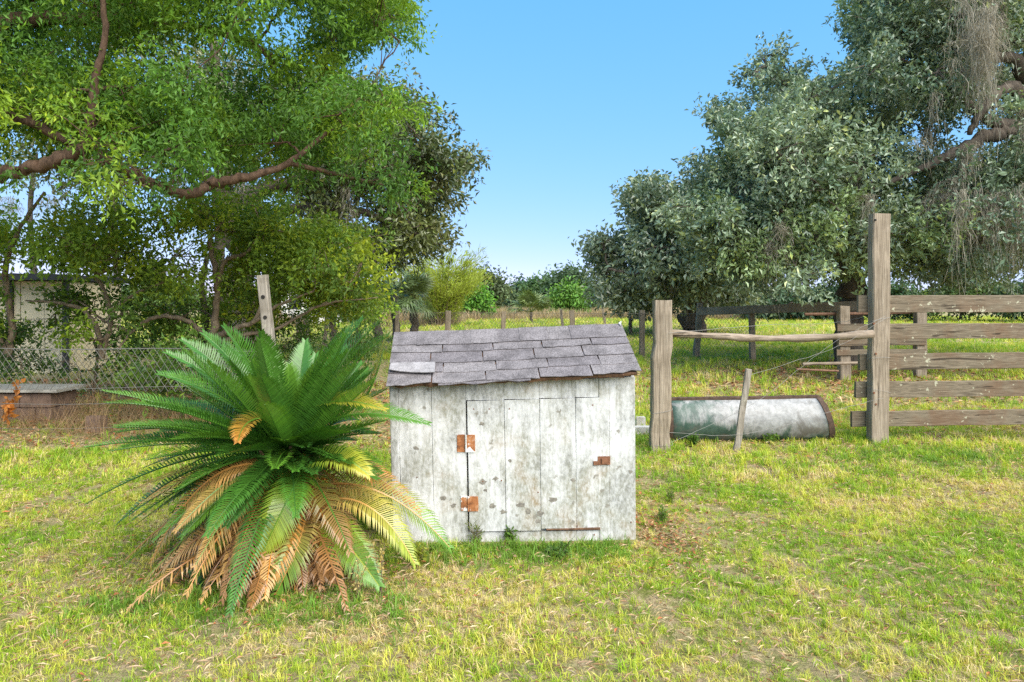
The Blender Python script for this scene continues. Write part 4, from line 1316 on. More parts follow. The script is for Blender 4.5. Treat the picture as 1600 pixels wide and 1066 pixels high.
def grow_twigs(lobes, SP, SR, cen, per_lobe=5, r_tip=.006, thick=1.0):
    """a branch out to every lobe from the nearest wood, then twigs out to its sprays"""
    G = []
    d0 = [np.min(np.linalg.norm(SP - l[:3], axis=1)) for l in lobes]
    for i in np.argsort(d0):
        l = lobes[i]
        d = np.linalg.norm(SP - l[:3], axis=1)
        j = np.argmin(d + .6 * np.maximum(0, SP[:, 2] - l[2]))
        p0, p2 = SP[j], l[:3]
        ln = np.linalg.norm(p2 - p0)
        r0 = min(SR[j] * .6, (0.018 + .016 * ln) * thick); r0 = max(r0, r_tip * 1.5)
        p1 = (p0 + p2) / 2 + rng.normal(0, .14, 3) * ln + np.array([0, 0, .10 * ln])
        s = np.linspace(0, 1, 8)[:, None]
        pts = (1 - s) ** 2 * p0 + 2 * s * (1 - s) * p1 + s * s * p2
        pts[1:-1] += rng.normal(0, .02 * ln, (6, 3))
        rad = np.linspace(r0, r_tip * 1.6, 8)
        G.append(sweep(pts, circ(5), rad, cap=False))
        SP = np.concatenate([SP, pts[2:]]); SR = np.concatenate([SR, rad[2:]])
        near = cen[np.linalg.norm(cen - p2, axis=1) < l[3] * 1.15]
        if len(near):
            for q in near[rng.integers(0, len(near), per_lobe)]:
                a = pts[rng.integers(4, 8)]
                mid_ = (a + q) / 2 + rng.normal(0, .12, 3) * l[3]
                G.append(sweep(np.array([a, (a + mid_ * 2) / 3 + 0 * a, mid_, q]), circ(4), [r_tip * 1.5, r_tip * 1.2, r_tip, r_tip * .5], cap=False))
    return join(G)

def moss_geo(anchors, length, n_str=16, w=.012, spread=.14):
    """hanging grey strands below each anchor"""
    hubs = anchors[rng.integers(0, len(anchors), max(3, len(anchors) // 2))]
    near_ = hubs[rng.integers(0, len(hubs), len(anchors))] + rng.normal(0, spread * 1.3, (len(anchors), 3))
    pick = rng.uniform(0, 1, (len(anchors), 1)) < .75
    anchors = np.where(pick, near_, anchors)
    A = np.repeat(anchors, n_str, 0); m = len(A)
    L = np.repeat(.15 + .85 * rng.uniform(0, 1, len(anchors)) ** 1.8, n_str) * length * rng.uniform(.3, 1, m)
    off = rng.normal(0, spread, (m, 3)) * np.array([1, 1, .25])
    L = L * np.exp(-(off[:, 0] ** 2 + off[:, 1] ** 2) / (2 * (spread * 1.2) ** 2))
    top_ = A + off
    ns = 8
    V = []
    pos = top_.copy()
    drift = rng.normal(0, .05, (m, 2))
    for k in range(ns):
        f = k / (ns - 1)
        az = rng.uniform(0, math.pi, m)
        wv = np.stack([np.cos(az), np.sin(az), 0 * az], -1)
        ww = w * (1 - f * .7) * rng.uniform(.4, 1.5, (m, 1))
        V += [pos - wv * ww, pos + wv * ww]
        drift = drift * .6 + rng.normal(0, .035, (m, 2))
        pos = pos + np.stack([drift[:, 0] * .8 - off[:, 0] * .10, drift[:, 1] * .8 - off[:, 1] * .10, -L / (ns - 1) * rng.uniform(.6, 1.4, m)], -1)
    V = np.stack(V, 1).reshape(-1, 3)
    a = np.arange(m) * 2 * ns; T = []
    for k in range(ns - 1):
        b = a + 2 * k
        T += [np.stack([b, b + 1, b + 2], -1), np.stack([b + 2, b + 1, b + 3], -1)]
    T = np.concatenate(T)
    c = np.array([[0.36, 0.33, 0.265]]) * np.repeat(rng.uniform(.65, 1.25, (m, 1)), 2 * ns, 0)
    return V, T, c

def tree(name, label, cat, limbs, lobes, leaf, bark, lmat, group=None, twigs=5, r_tip=.006, moss=None, thick=1.0, klimb=8, twig_label=None):
    reseed(label)
    G, SP, SR = limb_geo(limbs, klimb)
    b = SP[np.argmin(SP[:, 2])].copy(); b[2] = 0.0
    root = thing(name, label, cat, b, group)
    part('trunk', join(G), bark, root, smooth=True)
    V, T, C, cen = leaf_cloud(lobes, **leaf)
    if twigs:
        part('branches', grow_twigs(lobes, SP, SR, cen, twigs, r_tip, thick), bark, root, smooth=True, kind='stuff')
    part('crown', (V, T), lmat, root, col=C)
    if moss is not None:
        V, T, C = moss_geo(*moss)
        part('spanish_moss', (V, T), M_moss, root, col=C, kind='stuff')
    return root

A_ = np.array
OAK_UNUSED = [A_([.075, .115, .050]), A_([.095, .135, .055]), A_([.060, .100, .052]), A_([.11, .145, .075])]
CAM = [A_([.135, .265, .028]), A_([.190, .325, .030]), A_([.105, .225, .032]), A_([.240, .365, .036]), A_([.095, .205, .038])]
SHR = [A_([.240, .350, .036]), A_([.190, .300, .040]), A_([.330, .410, .040]), A_([.150, .250, .045])]

def build_trees():
    reseed('big camphor-like tree')
    # big camphor-like tree, its trunk just out of the frame to the left
    lobes = np.concatenate([
        fill([(-260, -330), (640, -330), (668, 20), (640, 130), (652, 200), (630, 260), (470, 300), (330, 290), (150, 245), (0, 270), (-260, 280)], 150, 6.8, 10.8, .42, .85, [(262, 62, 26), (345, 110, 30), (470, 42, 24), (575, 100, 22), (250, 120, 12)]),
        fill([(400, -40), (655, -40), (672, 60), (640, 150), (400, 140)], 26, 8.0, 11.0, .28, .5, [(470, 42, 18), (575, 100, 18)]),
        fill([(440, 90), (655, 130), (660, 330), (560, 330), (470, 270)], 16, 7.5, 10.0, .28, .5, [(540, 262, 12)]),
        fill([(-40, 225), (480, 190), (490, 325), (200, 320), (-40, 300)], 7, 6.3, 6.95, .16, .3, edge=False),
        fill([(0, 120), (330, 60), (400, 290), (180, 240), (0, 255)], 14, 6.5, 8.0, .35, .55)])
    tree('shade_tree', 'large bright green shade tree spreading a reddish limb in from the left', 'tree',
         [[(-330, 730, 7.6, .40), (-300, 480, 7.5, .34), (-230, 320, 7.4, .26), (-110, 285, 7.3, .13), (0, 272, 7.2, .075), (75, 255, 7.1, .065), (130, 232, 7.1, .062)],
          [(75, 255, 7.1, .065), (140, 232, 7.15, .064), (185, 262, 7.2, .060), (235, 285, 7.25, .057), (290, 302, 7.3, .052), (335, 287, 7.4, .055), (400, 272, 7.5, .045), (450, 255, 7.7, .035), (520, 205, 8.0, .026), (580, 200, 8.3, .015)],
          [(135, 230, 7.1, .055), (142, 180, 7.0, .05), (150, 120, 7.0, .04), (165, 40, 7.0, .03), (150, -60, 7.1, .02)],
          [(140, 232, 7.15, .055), (90, 212, 7.3, .048), (40, 190, 7.4, .048), (-60, 185, 7.5, .06), (-220, 330, 7.4, .1)],
          [(-250, 350, 7.5, .2), (-150, 120, 7.8, .15), (0, 40, 8.2, .10), (160, 25, 8.6, .075), (260, 38, 8.8, .05), (330, 48, 9.0, .04), (420, 85, 9.3, .03), (520, 130, 9.6, .018)],
          [(330, 48, 9.0, .035), (400, 70, 8.8, .04), (430, 110, 8.8, .03)],
          [(450, 255, 7.7, .03), (540, 275, 8.2, .024), (600, 290, 8.6, .014)]],
         lobes, dict(per_m2=430, L=.068, ratio=.38, cols=CAM, nleaf=18, spread=.115, droop=.45, hollow=.25, holes_noise=.42, seed=4, up=.35), BARK_RED, M_leaf_soft, r_tip=.005)
    reseed('oak behind it with moss')
    # oak behind it with moss
    lobes = np.concatenate([fill([(430, 110), (640, 120), (705, 150), (700, 215), (758, 235), (745, 290), (690, 320), (700, 380), (620, 440), (500, 400), (430, 300)], 95, 15, 21, .55, 1.0, [(560, 330, 18), (690, 350, 14)]),
                            fill([(640, 210), (768, 225), (768, 262), (720, 320), (640, 300)], 10, 16, 18, .35, .6),
                            fill([(560, 330), (715, 335), (705, 385), (650, 425), (560, 400)], 14, 16, 18, .3, .55),
                            fill([(0, -60), (460, 60), (440, 330), (0, 320)], 34, 16, 20, .6, 1.0)])
    an = np.concatenate([np.array([P(rng.uniform(300, 430), rng.uniform(285, 330), rng.uniform(15, 18)) for _ in range(26)]),
                         np.array([P(rng.uniform(500, 700), rng.uniform(260, 370), rng.uniform(15, 18)) for _ in range(34)]),
                         np.array([P(rng.uniform(0, 300), rng.uniform(200, 330), rng.uniform(16, 18)) for _ in range(14)])])
    tree('oak_tree', 'dark green live oak with hanging grey moss behind the bright shade tree', 'tree',
         [[(395, 570, 17, .42), (385, 480, 17, .36), (370, 400, 17, .30), (350, 300, 17, .26), (345, 180, 17, .18), (330, 40, 17, .1)],
          [(352, 330, 17, .22), (430, 290, 16.8, .16), (500, 278, 16.6, .13), (570, 292, 16.5, .10), (640, 250, 16.5, .07), (720, 250, 16.7, .03)],
          [(370, 400, 17, .2), (450, 330, 16.5, .13), (540, 325, 16.3, .10), (600, 345, 16.3, .07), (680, 380, 16.5, .03)],
          [(345, 250, 17, .15), (440, 190, 17.5, .1), (560, 170, 18, .08), (680, 160, 18, .03)],
          [(350, 300, 17, .18), (250, 220, 17.5, .14), (120, 180, 18, .1), (0, 170, 18, .06)]],
         lobes, dict(per_m2=110, L=.15, ratio=.42, cols=[A_([.125, .165, .055]), A_([.16, .195, .06]), A_([.10, .135, .05]), A_([.18, .19, .08])], nleaf=14, spread=.22, droop=.2, holes_noise=.46, seed=9), BARK_GREY, M_leaf_oak, moss=(an, 1.9, 28, .0055, .08), r_tip=.010)
    reseed('moss-hung trunks')
    # moss-hung trunks standing in the scrub
    for k, (px_, top_, D, r, lab) in enumerate(((345, 330, 13.5, .13, 'dark straight trunk in the scrub left of the leaning post'), (318, 400, 12.5, .06, 'thin bent bare trunk in the scrub beside the dark straight one'),
                                                (180, 250, 19, .10, 'pale slim trunk standing above the beige outbuilding'), (50, 240, 19, .08, 'pale slim trunk at the left edge above the dark roof'))):
        pts = [P(px_ + dx, top_ + (560 - top_) * (1 - s), D) for s, dx in ((0, 0), (.35, 4), (.7, -3), (1, 6))]
        pts[0][2] = -.1
        c = catmull(pts, 6)
        single('bare_trunk', sweep(c, circ(9), np.linspace(r * 1.15, r * .7, len(c)) * (1 + rng.normal(0, .05, len(c))), cap=True, jit=r * .05), BARK_GREY, lab, 'tree trunk', smooth=True)
    reseed('shrubby small trees')
    # shrubby small trees under it, stems in view
    lobes = np.concatenate([fill([(-120, 290), (140, 300), (330, 330), (345, 440), (250, 470), (200, 435), (0, 425), (-120, 470)], 34, 9.0, 11.5, .28, .55, [(45, 325, 40), (215, 310, 14), (240, 380, 9)]),
                            fill([(-60, 440), (215, 445), (215, 545), (-60, 545)], 10, 9.2, 11, .2, .36, [(30, 485, 22), (165, 470, 10), (150, 500, 10)])])
    tree('shrub_tree', 'leafy yellow-green small tree in front of the beige outbuilding', 'tree',
         [[(10, 560, 9.8, .05), (18, 500, 9.8, .045), (8, 430, 9.8, .04), (30, 360, 9.9, .03), (70, 300, 10, .018)],
          [(10, 560, 9.8, .04), (-20, 470, 9.9, .035), (-60, 380, 10, .02)],
          [(160, 560, 10, .045), (150, 510, 10, .035), (120, 480, 10, .03), (75, 472, 10, .02), (40, 470, 10, .01)],
          [(160, 560, 10, .04), (172, 490, 10, .035), (150, 430, 10.1, .03), (125, 390, 10.1, .02), (115, 340, 10, .012)],
          [(172, 490, 10, .03), (210, 460, 10, .02), (260, 440, 10, .012)],
          [(150, 430, 10.1, .03), (210, 400, 10.2, .02), (250, 350, 10.3, .012)]],
         lobes, dict(per_m2=330, L=.082, ratio=.45, cols=SHR, nleaf=12, spread=.15, droop=.2, hollow=.2, holes_noise=.43, seed=14), BARK_TAN, M_leaf_soft, r_tip=.006)
    lobes = np.concatenate([fill([(330, 330), (600, 350), (625, 440), (590, 480), (440, 475), (330, 470)], 34, 9.6, 12.0, .3, .58, [(355, 395, 14), (300, 470, 12)]),
                            fill([(190, 430), (420, 425), (600, 440), (612, 490), (430, 515), (200, 535)], 30, 10.5, 13.0, .24, .45),
                            fill([(240, 300), (460, 290), (460, 400), (300, 380)], 16, 9.8, 12.0, .3, .5, [(350, 330, 10)])])
    tree('shrub_tree', 'spreading small tree with bare twisting stems behind the leaning post', 'tree',
         [[(330, 560, 10.4, .065), (335, 500, 10.4, .055), (340, 440, 10.4, .045), (328, 390, 10.4, .04), (330, 370, 10.4, .03), (350, 345, 10.4, .02)],
          [(338, 455, 10.4, .04), (350, 410, 10.3, .035), (375, 400, 10.2, .03), (395, 385, 10.2, .022), (410, 350, 10.2, .012)],
          [(330, 530, 10.4, .05), (290, 500, 10.3, .035), (240, 496, 10.2, .03), (205, 520, 10.1, .022), (185, 545, 10, .012)],
          [(320, 545, 10.4, .05), (350, 520, 10.2, .045), (395, 505, 10.1, .035), (430, 480, 10, .025), (490, 455, 9.9, .014)],
          [(325, 540, 10.4, .045), (370, 525, 10.3, .035), (430, 515, 10.3, .025), (500, 478, 10.3, .018), (590, 465, 10.3, .008)],
          [(395, 505, 10.1, .03), (440, 420, 10.4, .02), (500, 385, 10.6, .012), (560, 380, 10.8, .008)],
          [(205, 520, 10.1, .022), (160, 500, 10.1, .018), (120, 470, 10.2, .012), (80, 480, 10.2, .006)]],
         lobes, dict(per_m2=340, L=.078, ratio=.48, cols=SHR, nleaf=12, spread=.15, droop=.15, hollow=.2, holes_noise=.41, seed=19), BARK_TAN, M_leaf_soft, r_tip=.006)
    reseed('low bushes along')
    # low bushes along the fence
    for k, (poly, D0, D1, lab, sd) in enumerate((([(60, 470), (210, 460), (215, 600), (60, 600)], 10.2, 11.2, 'dark leafy bush below the dark post of the outbuilding', 31),
                                                 ([(190, 560), (330, 545), (330, 640), (190, 640)], 8.2, 9.2, 'low green bush behind the chain link strip', 32),
                                                 ([(380, 470), (470, 480), (480, 560), (380, 560)], 11.5, 13, 'dark bush just right of the leaning post foot', 33),
                                                 ([(-80, 500), (60, 520), (60, 590), (-80, 590)], 9.5, 10.5, 'low green bush behind the brown block planter', 34),
                                                 ([(215, 470), (330, 470), (335, 560), (215, 560)], 11.5, 13, 'dark bush in the scrub between the outbuilding and the leaning post', 35),
                                                 ([(480, 480), (600, 480), (600, 545), (480, 545)], 13, 15, 'low bush in the scrub just above the sago palm crown', 36))):
        lobes = fill(poly, 12, D0, D1, .18, .38, edge=False)
        c = lobes[:, :3].mean(0); px0 = CX + c[0] / c[1] * F
        tree('bush', lab, 'bush', [[(px0, HY + CAMZ * F / c[1], c[1], .03), (px0 + 4, HY + (CAMZ - c[2] * .6) * F / c[1], c[1], .02), (px0 - 6, HY + (CAMZ - c[2]) * F / c[1], c[1], .01)]], lobes,
             dict(per_m2=240, L=.085, ratio=.42, cols=[A_([.10, .19, .035]), A_([.14, .24, .035]), A_([.08, .155, .04])], nleaf=12, spread=.12, seed=sd), BARK_TAN, M_leaf_soft, twigs=4, r_tip=.004)
    reseed('huge oak on the right')
    # huge oak on the right
    holes = [(1525, 195, 22), (1505, 213, 14), (1560, 110, 16), (1545, 240, 12), (1420, 70, 14), (1400, 150, 10)]
    main = [(1050, 330), (1070, 270), (1120, 240), (1110, 160), (1175, 140), (1190, 90), (1250, 110), (1330, 110), (1325, 20), (1350, -330), (1760, -330), (1760, 470), (1600, 440), (1450, 450), (1300, 455), (1180, 460), (1080, 400)]
    lobes = np.concatenate([fill(main, 230, 12.5, 19, .5, 1.05, holes),
                            fill([(1140, 62), (1215, 55), (1262, 110), (1250, 150), (1150, 140)], 8, 14.5, 16.5, .3, .5),
                            fill([(1095, 150), (1150, 145), (1170, 230), (1100, 220)], 7, 14.5, 16.5, .25, .45),
                            fill([(1310, 0), (1360, -40), (1380, 120), (1320, 80)], 6, 13.5, 15.5, .3, .5),
                            fill([(1330, -60), (1620, -60), (1620, 190), (1480, 205), (1340, 150)], 34, 12.5, 15.5, .35, .65, holes),
                            fill([(1040, 340), (1100, 190), (1200, 140), (1340, 120), (1340, 330), (1200, 400), (1060, 420)], 46, 13.5, 16.5, .4, .8),
                            fill([(1230, 120), (1325, 100), (1335, -30), (1470, -50), (1470, 210), (1250, 220)], 34, 13.5, 16.5, .35, .65),
                            fill([(1400, 190), (1640, 200), (1640, 450), (1400, 450)], 26, 13, 16, .4, .7, holes),
                            fill([(1060, 300), (1300, 250), (1330, 450), (1200, 470), (1070, 400)], 26, 12.5, 15, .35, .6)])
    an = np.concatenate([np.array([P(rng.uniform(1460, 1620), rng.uniform(285, 345), rng.uniform(11.8, 13.5)) for _ in range(60)]),
                         np.array([P(rng.uniform(1490, 1560), rng.uniform(-20, 110), rng.uniform(11.6, 12.4)) for _ in range(40)]),
                         np.array([P(rng.uniform(1430, 1620), rng.uniform(0, 250), rng.uniform(12, 14)) for _ in range(22)]),
                         np.array([P(rng.uniform(1140, 1460), rng.uniform(270, 380), rng.uniform(12.5, 14.5)) for _ in range(26)])])
    tree('oak_tree', 'huge grey-green live oak draped with moss behind the board fence', 'tree',
         [[(1326, 580, 15.5, .36), (1328, 490, 15.5, .29), (1332, 410, 15.5, .25), (1345, 330, 15.6, .2), (1340, 240, 16, .12), (1335, 180, 16, .05)],
          [(1800, 600, 14, .7), (1790, 400, 14, .6), (1720, 280, 13.8, .45), (1650, 225, 13.5, .25), (1590, 205, 13.3, .16), (1540, 215, 13.2, .13), (1480, 245, 13.2, .09), (1380, 290, 13.4, .05)],
          [(1650, 225, 13.5, .22), (1590, 140, 13.2, .13), (1545, 160, 13, .09), (1515, 210, 13, .05)],
          [(1720, 280, 13.8, .3), (1640, 170, 13.4, .16), (1590, 100, 13.3, .12), (1540, 80, 13.2, .07), (1500, 20, 13.2, .04)],
          [(1590, 205, 13.3, .16), (1530, 178, 13.3, .10), (1480, 130, 13.5, .06), (1400, 90, 14, .03)],
          [(1332, 410, 15.5, .2), (1270, 350, 15, .12), (1200, 320, 14.5, .07), (1120, 310, 14.5, .03)],
          [(1345, 330, 15.6, .2), (1290, 210, 15.5, .12), (1220, 130, 15.5, .06), (1190, 90, 15.5, .02)],
          [(1338, 400, 15.4, .15), (1400, 330, 14.5, .10), (1480, 300, 14, .05)]],
         lobes, dict(per_m2=200, L=.108, ratio=.46, cols=[A_([.20, .275, .170]), A_([.245, .32, .205]), A_([.17, .245, .155]), A_([.29, .365, .24]), A_([.25, .34, .15])], nleaf=18, spread=.14, droop=.15, hollow=.3, holes_noise=.39, seed=24), BARK_GREY, M_leaf_oak, moss=(an, 2.3, 34, .0055, .07), r_tip=.009)
    reseed('second oak, left')
    # second oak, left of it and farther
    lobes = np.concatenate([fill([(915, 400), (935, 365), (975, 370), (972, 290), (1005, 280), (1050, 300), (1080, 290), (1160, 260), (1200, 480), (1000, 485), (930, 480), (920, 440)], 62, 26, 34, .7, 1.5, [(975, 400, 8)]),
                            fill([(972, 290), (1035, 275), (1050, 340), (985, 350)], 8, 28, 31, .5, .9), fill([(908, 372), (960, 362), (980, 420), (920, 425)], 7, 28, 31, .45, .8)])
    an = np.array([P(rng.uniform(1030, 1110), rng.uniform(400, 440), rng.uniform(27, 29)) for _ in range(22)])
    tree('oak_tree', 'farther rounded grey-green oak left of the huge moss draped oak', 'tree',
         [[(1085, 520, 30, .55), (1085, 470, 30, .48), (1075, 430, 30, .4), (1050, 380, 30, .28), (1020, 320, 30, .15)],
          [(1080, 440, 30, .3), (1040, 425, 28, .2), (1000, 430, 28, .12), (950, 420, 28, .06)], [(1075, 430, 30, .3), (1120, 370, 30, .2), (1140, 300, 30, .1)]],
         lobes, dict(per_m2=75, L=.23, ratio=.5, cols=[A_([.20, .255, .16]), A_([.24, .295, .18]), A_([.165, .22, .14])], nleaf=14, spread=.36, seed=41, hollow=.3, holes_noise=.38), BARK_GREY, M_leaf_oak, moss=(an, 2.2, 26, .012, .28), r_tip=.02, twigs=4)
    reseed('distant trees')
    # distant trees
    far = [((722, 420, 800, 490), 85, 'tall open-crowned far tree left of the gap, above the round bush', [A_([.075, .105, .045])], 'T'),
           ((786, 434, 852, 492), 105, 'dark far tree at the middle of the treeline', [A_([.045, .085, .045])], 'T'),
           ((815, 432, 880, 490), 95, 'mid green far tree beside the dark one in the treeline', [A_([.07, .13, .04])], 'T'),
           ((850, 420, 930, 492), 90, 'taller far tree at the right end of the treeline', [A_([.055, .095, .045])], 'T'),
           ((860, 445, 918, 492), 62, 'bright green bushy tree below the right end of the treeline', [A_([.09, .19, .03])], 'T'),
           ((718, 445, 768, 492), 55, 'round bright green bush tree right of the bamboo', [A_([.085, .20, .025])], 'T'),
           ((1440, 430, 1560, 492), 48, 'far bush tree seen under the huge oak near the right edge', [A_([.09, .14, .04])], 'T'),
           ((1150, 440, 1260, 495), 52, 'far bush tree seen under the huge oak, left of its trunk', [A_([.05, .09, .045])], 'T'),
           ((1250, 440, 1330, 495), 50, 'dark far bush tree against the trunk of the huge oak', [A_([.04, .075, .04])], 'T'),
           ((1345, 440, 1450, 495), 50, 'far bush tree right of the trunk of the huge oak', [A_([.06, .11, .045])], 'T'),
           ((1550, 425, 1700, 492), 46, 'far bush tree at the right edge under the moss', [A_([.05, .09, .035])], 'T'),
           ((560, 440, 650, 492), 75, 'far green tree behind the cabbage palms', [A_([.08, .14, .04])], 'T'),
           ((440, 430, 560, 490), 60, 'far tree behind the white house', [A_([.07, .12, .04])], 'T'),
           ((180, 440, 330, 490), 60, 'far tree low behind the scrub left of the leaning post', [A_([.08, .14, .035])], 'T')]
    for k, ((x0, y0, x1, y1), D, lab, cols, _) in enumerate(far):
        w = (x1 - x0); r = w / 4 / F * D
        xm = (x0 + x1) / 2
        poly = [(x0, y1), (x0 - .02 * w, y0 + .5 * (y1 - y0)), (x0 + .15 * w, y0 + .18 * (y1 - y0)), (xm - .1 * w, y0), (xm + .2 * w, y0 + .05 * (y1 - y0)), (x1, y0 + .4 * (y1 - y0)), (x1, y1)]
        rr = min(r, (y1 - y0) / 3.2 / F * D)
        lobes = fill(poly, 40, D - r, D + r, rr * .35, rr * .72)
        gy = HY + CAMZ * F / D
        cl = [cols[0] * 1.4, cols[0] * 1.65, cols[0] * 1.2]
        tree('far_tree', lab, 'tree', [[(xm, gy, D, rr * .12), (xm + 2, (gy + y0) / 2, D, rr * .08), (xm - 2, y0 + 8, D, rr * .03)]], lobes,
             dict(per_m2=min(110, 1.5e5 / D ** 2), L=.0058 * D, ratio=.55, cols=cl, nleaf=10, spread=.011 * D, seed=60 + k, holes_noise=.36 if k else .45, hollow=.3),
             BARK_GREY, M_leaf_far, group='trees along the far edge of the field', twigs=2, r_tip=.0008 * D, klimb=6)
reseed('build_trees')
build_trees()

def build_treeline():
    # the wood that closes the field off, too far to tell its trees apart
    n = 150
    x = np.linspace(-115, 115, n) + rng.normal(0, 1.5, n); y = 118 + rng.normal(0, 5, n)
    r = rng.uniform(1.3, 2.4, n); z = r * .6 + rng.uniform(0, 1.0, n)
    lobes = np.stack([x, y, z, r], -1)
    V, T, C, _ = leaf_cloud(lobes, 9, .75, .55, [A_([.10, .155, .07]), A_([.12, .19, .07]), A_([.085, .135, .07])], nleaf=10, spread=1.2, hollow=.2, holes_noise=.3, seed=91)
    o = link('treeline', np_mesh('treeline', V, T, M_leaf_far, C))
    tag(o, 'low dark wood closing the far side of the field', kind='stuff')
reseed('build_treeline')
build_treeline()

# ------------------------------------------------------------------ palms, bamboo and weeds
M_fan = leaf_mat('fan_palm_leaf', 0.42, 0.5, 0.25)
def fan_leaf_mesh(name, R, nseg, petiole, col):
    """fan leaf: petiole along +X, then folded segments spread round its end"""
    G, C = [], []
    pv, pt = tube([(0, 0, 0), (petiole * .6, 0, petiole * .06), (petiole, 0, 0)], [R * .022, R * .018, R * .014], 4, True)
    G.append((pv, pt)); C.append(np.tile(A_(col) * A_([1.3, 1.1, .8]), (len(pv), 1)))
    for k in range(nseg):
        a = (k / (nseg - 1) - .5) * math.radians(250)
        L = R * (0.72 + .28 * math.cos(a * .6)) * rng.uniform(.9, 1.05)
        d = A_([math.cos(a), math.sin(a), 0.12 * math.cos(3 * a)]); s = A_([-d[1], d[0], 0])
        b = A_([petiole, 0, 0]); w = R * .055
        p1 = b + d * L * .55 + A_([0, 0, .03 * R * (-1) ** k]); p2 = b + d * L + A_([0, 0, -R * rng.uniform(.10, .42)])
        V = np.array([b, p1 - s * w, p1 + s * w, p2])
        G.append((V, [[0, 1, 2], [1, 3, 2]])); C.append(np.tile(A_(col) * rng.uniform(.75, 1.3), (4, 1)))
    V, T = join(G)
    return np_mesh(name, V, T, M_fan, np.concatenate(C))

def fan_palm(label, px_, D, crown_y, R, n, col, trunk_r, group=None, low=False):
    b = P(px_, 0, D); b[2] = 0
    top = P(px_, crown_y, D)
    root = thing('fan_palm', label, 'palm', b, group)
    pts = np.linspace(b - [0, 0, .1], top, 8); pts[1:-1] += rng.normal(0, trunk_r * .2, (6, 3))
    part('trunk', sweep(pts, circ(8), np.full(8, trunk_r) * (1 + rng.normal(0, .08, 8)), cap=True), BARK_GREY, root)
    ms = [fan_leaf_mesh('palm_leaf', R, 22, R * 1.0, A_(col) * f) for f in (1, 1.25, .8)]
    for k in range(n):
        e = math.radians(rng.uniform(-35, 75) if not low else rng.uniform(5, 80)); az = k * 2.4 + rng.normal(0, .2)
        o = link('palm_leaf', ms[k % 3], root, top - b)
        o.rotation_euler = (rng.normal(0, .35), -e, az)
        s = rng.uniform(.8, 1.1); o.scale = (s, s, s)

def build_palms():
    grn = (.10, .16, .05)
    fan_palm('cabbage palm behind the shrubs, tallest, its crown under the oak branches', 590, 24, 400, .75, 24, (.09, .14, .045), .17)
    fan_palm('bushy cabbage palm left of the bamboo clump', 648, 26, 468, .62, 26, (.15, .20, .085), .16)
    fan_palm('cabbage palm half hidden between its bushier neighbours', 618, 25, 462, .6, 22, (.13, .19, .07), .14)
    fan_palm('low fan palm just right of the scrub above the sago palm', 560, 22, 482, .55, 20, (.14, .20, .07), .10, low=True)
    fan_palm('low fan palm in the scrub right of the leaning post', 520, 20, 490, .5, 18, (.10, .17, .05), .10, low=True)
    fan_palm('young fan palm standing alone in the field above the shingle roof', 830, 46, 488, .95, 18, (.14, .19, .06), .10, low=True)
    fan_palm('small fan palm at the foot of the farther oak', 985, 31, 490, .55, 14, (.11, .15, .07), .08, low=True)
    # bamboo clump
    D = 40; b = P(690, 0, D); b[2] = 0
    root = thing('bamboo_clump', 'feathery yellow-green bamboo clump behind the chain link fence', 'bamboo', b)
    V_, T_, C_, n0, culms = [], [], [], 0, []
    for k in range(110):
        az = rng.uniform(0, 6.283); ln = rng.uniform(2.6, 4.9); sp_ = rng.uniform(.3, 1.0) * 2.7
        d = A_([math.cos(az), math.sin(az), 0])
        p0 = b + d * rng.uniform(0, .7); p1 = p0 + d * sp_ * .25 + [0, 0, ln * .7]; p2 = p0 + d * sp_ + [0, 0, ln * rng.uniform(.7, .95)]
        s = np.linspace(0, 1, 9)[:, None]
        pts = (1 - s) ** 2 * p0 + 2 * s * (1 - s) * p1 + s * s * p2
        culms.append(sweep(pts, circ(5), np.linspace(.028, .008, 9), cap=False))
        m = 150; q = rng.uniform(.12, 1, m); qi = q * 8; i0 = np.minimum(qi.astype(int), 7); f = (qi - i0)[:, None]
        pos = pts[i0] * (1 - f) + pts[i0 + 1] * f + rng.normal(0, .16, (m, 3))
        ld = norm(d * .5 + A_([0, 0, .7]) + rng.normal(0, .45, (m, 3))); sd = norm(np.cross(ld, rng.normal(0, 1, (m, 3))))
        L = rng.uniform(.22, .42, (m, 1))
        V = np.stack([pos, pos + ld * L * .4 - sd * L * .06, pos + ld * L, pos + ld * L * .4 + sd * L * .06], 1).reshape(-1, 3)
        a = np.arange(m) * 4 + n0
        V_.append(V); T_.append(np.concatenate([np.stack([a, a + 1, a + 2], -1), np.stack([a, a + 2, a + 3], -1)])); n0 += 4 * m
        C_.append(np.repeat(A_([[.36, .43, .06]]) * rng.uniform(.7, 1.3, (m, 1)) * rng.uniform(.85, 1.1), 4, 0))
    part('culms', join(culms), BARK_TAN, root, kind='stuff')
    part('foliage', (np.concatenate(V_), np.concatenate(T_)), M_leaf_soft, root, col=np.concatenate(C_))

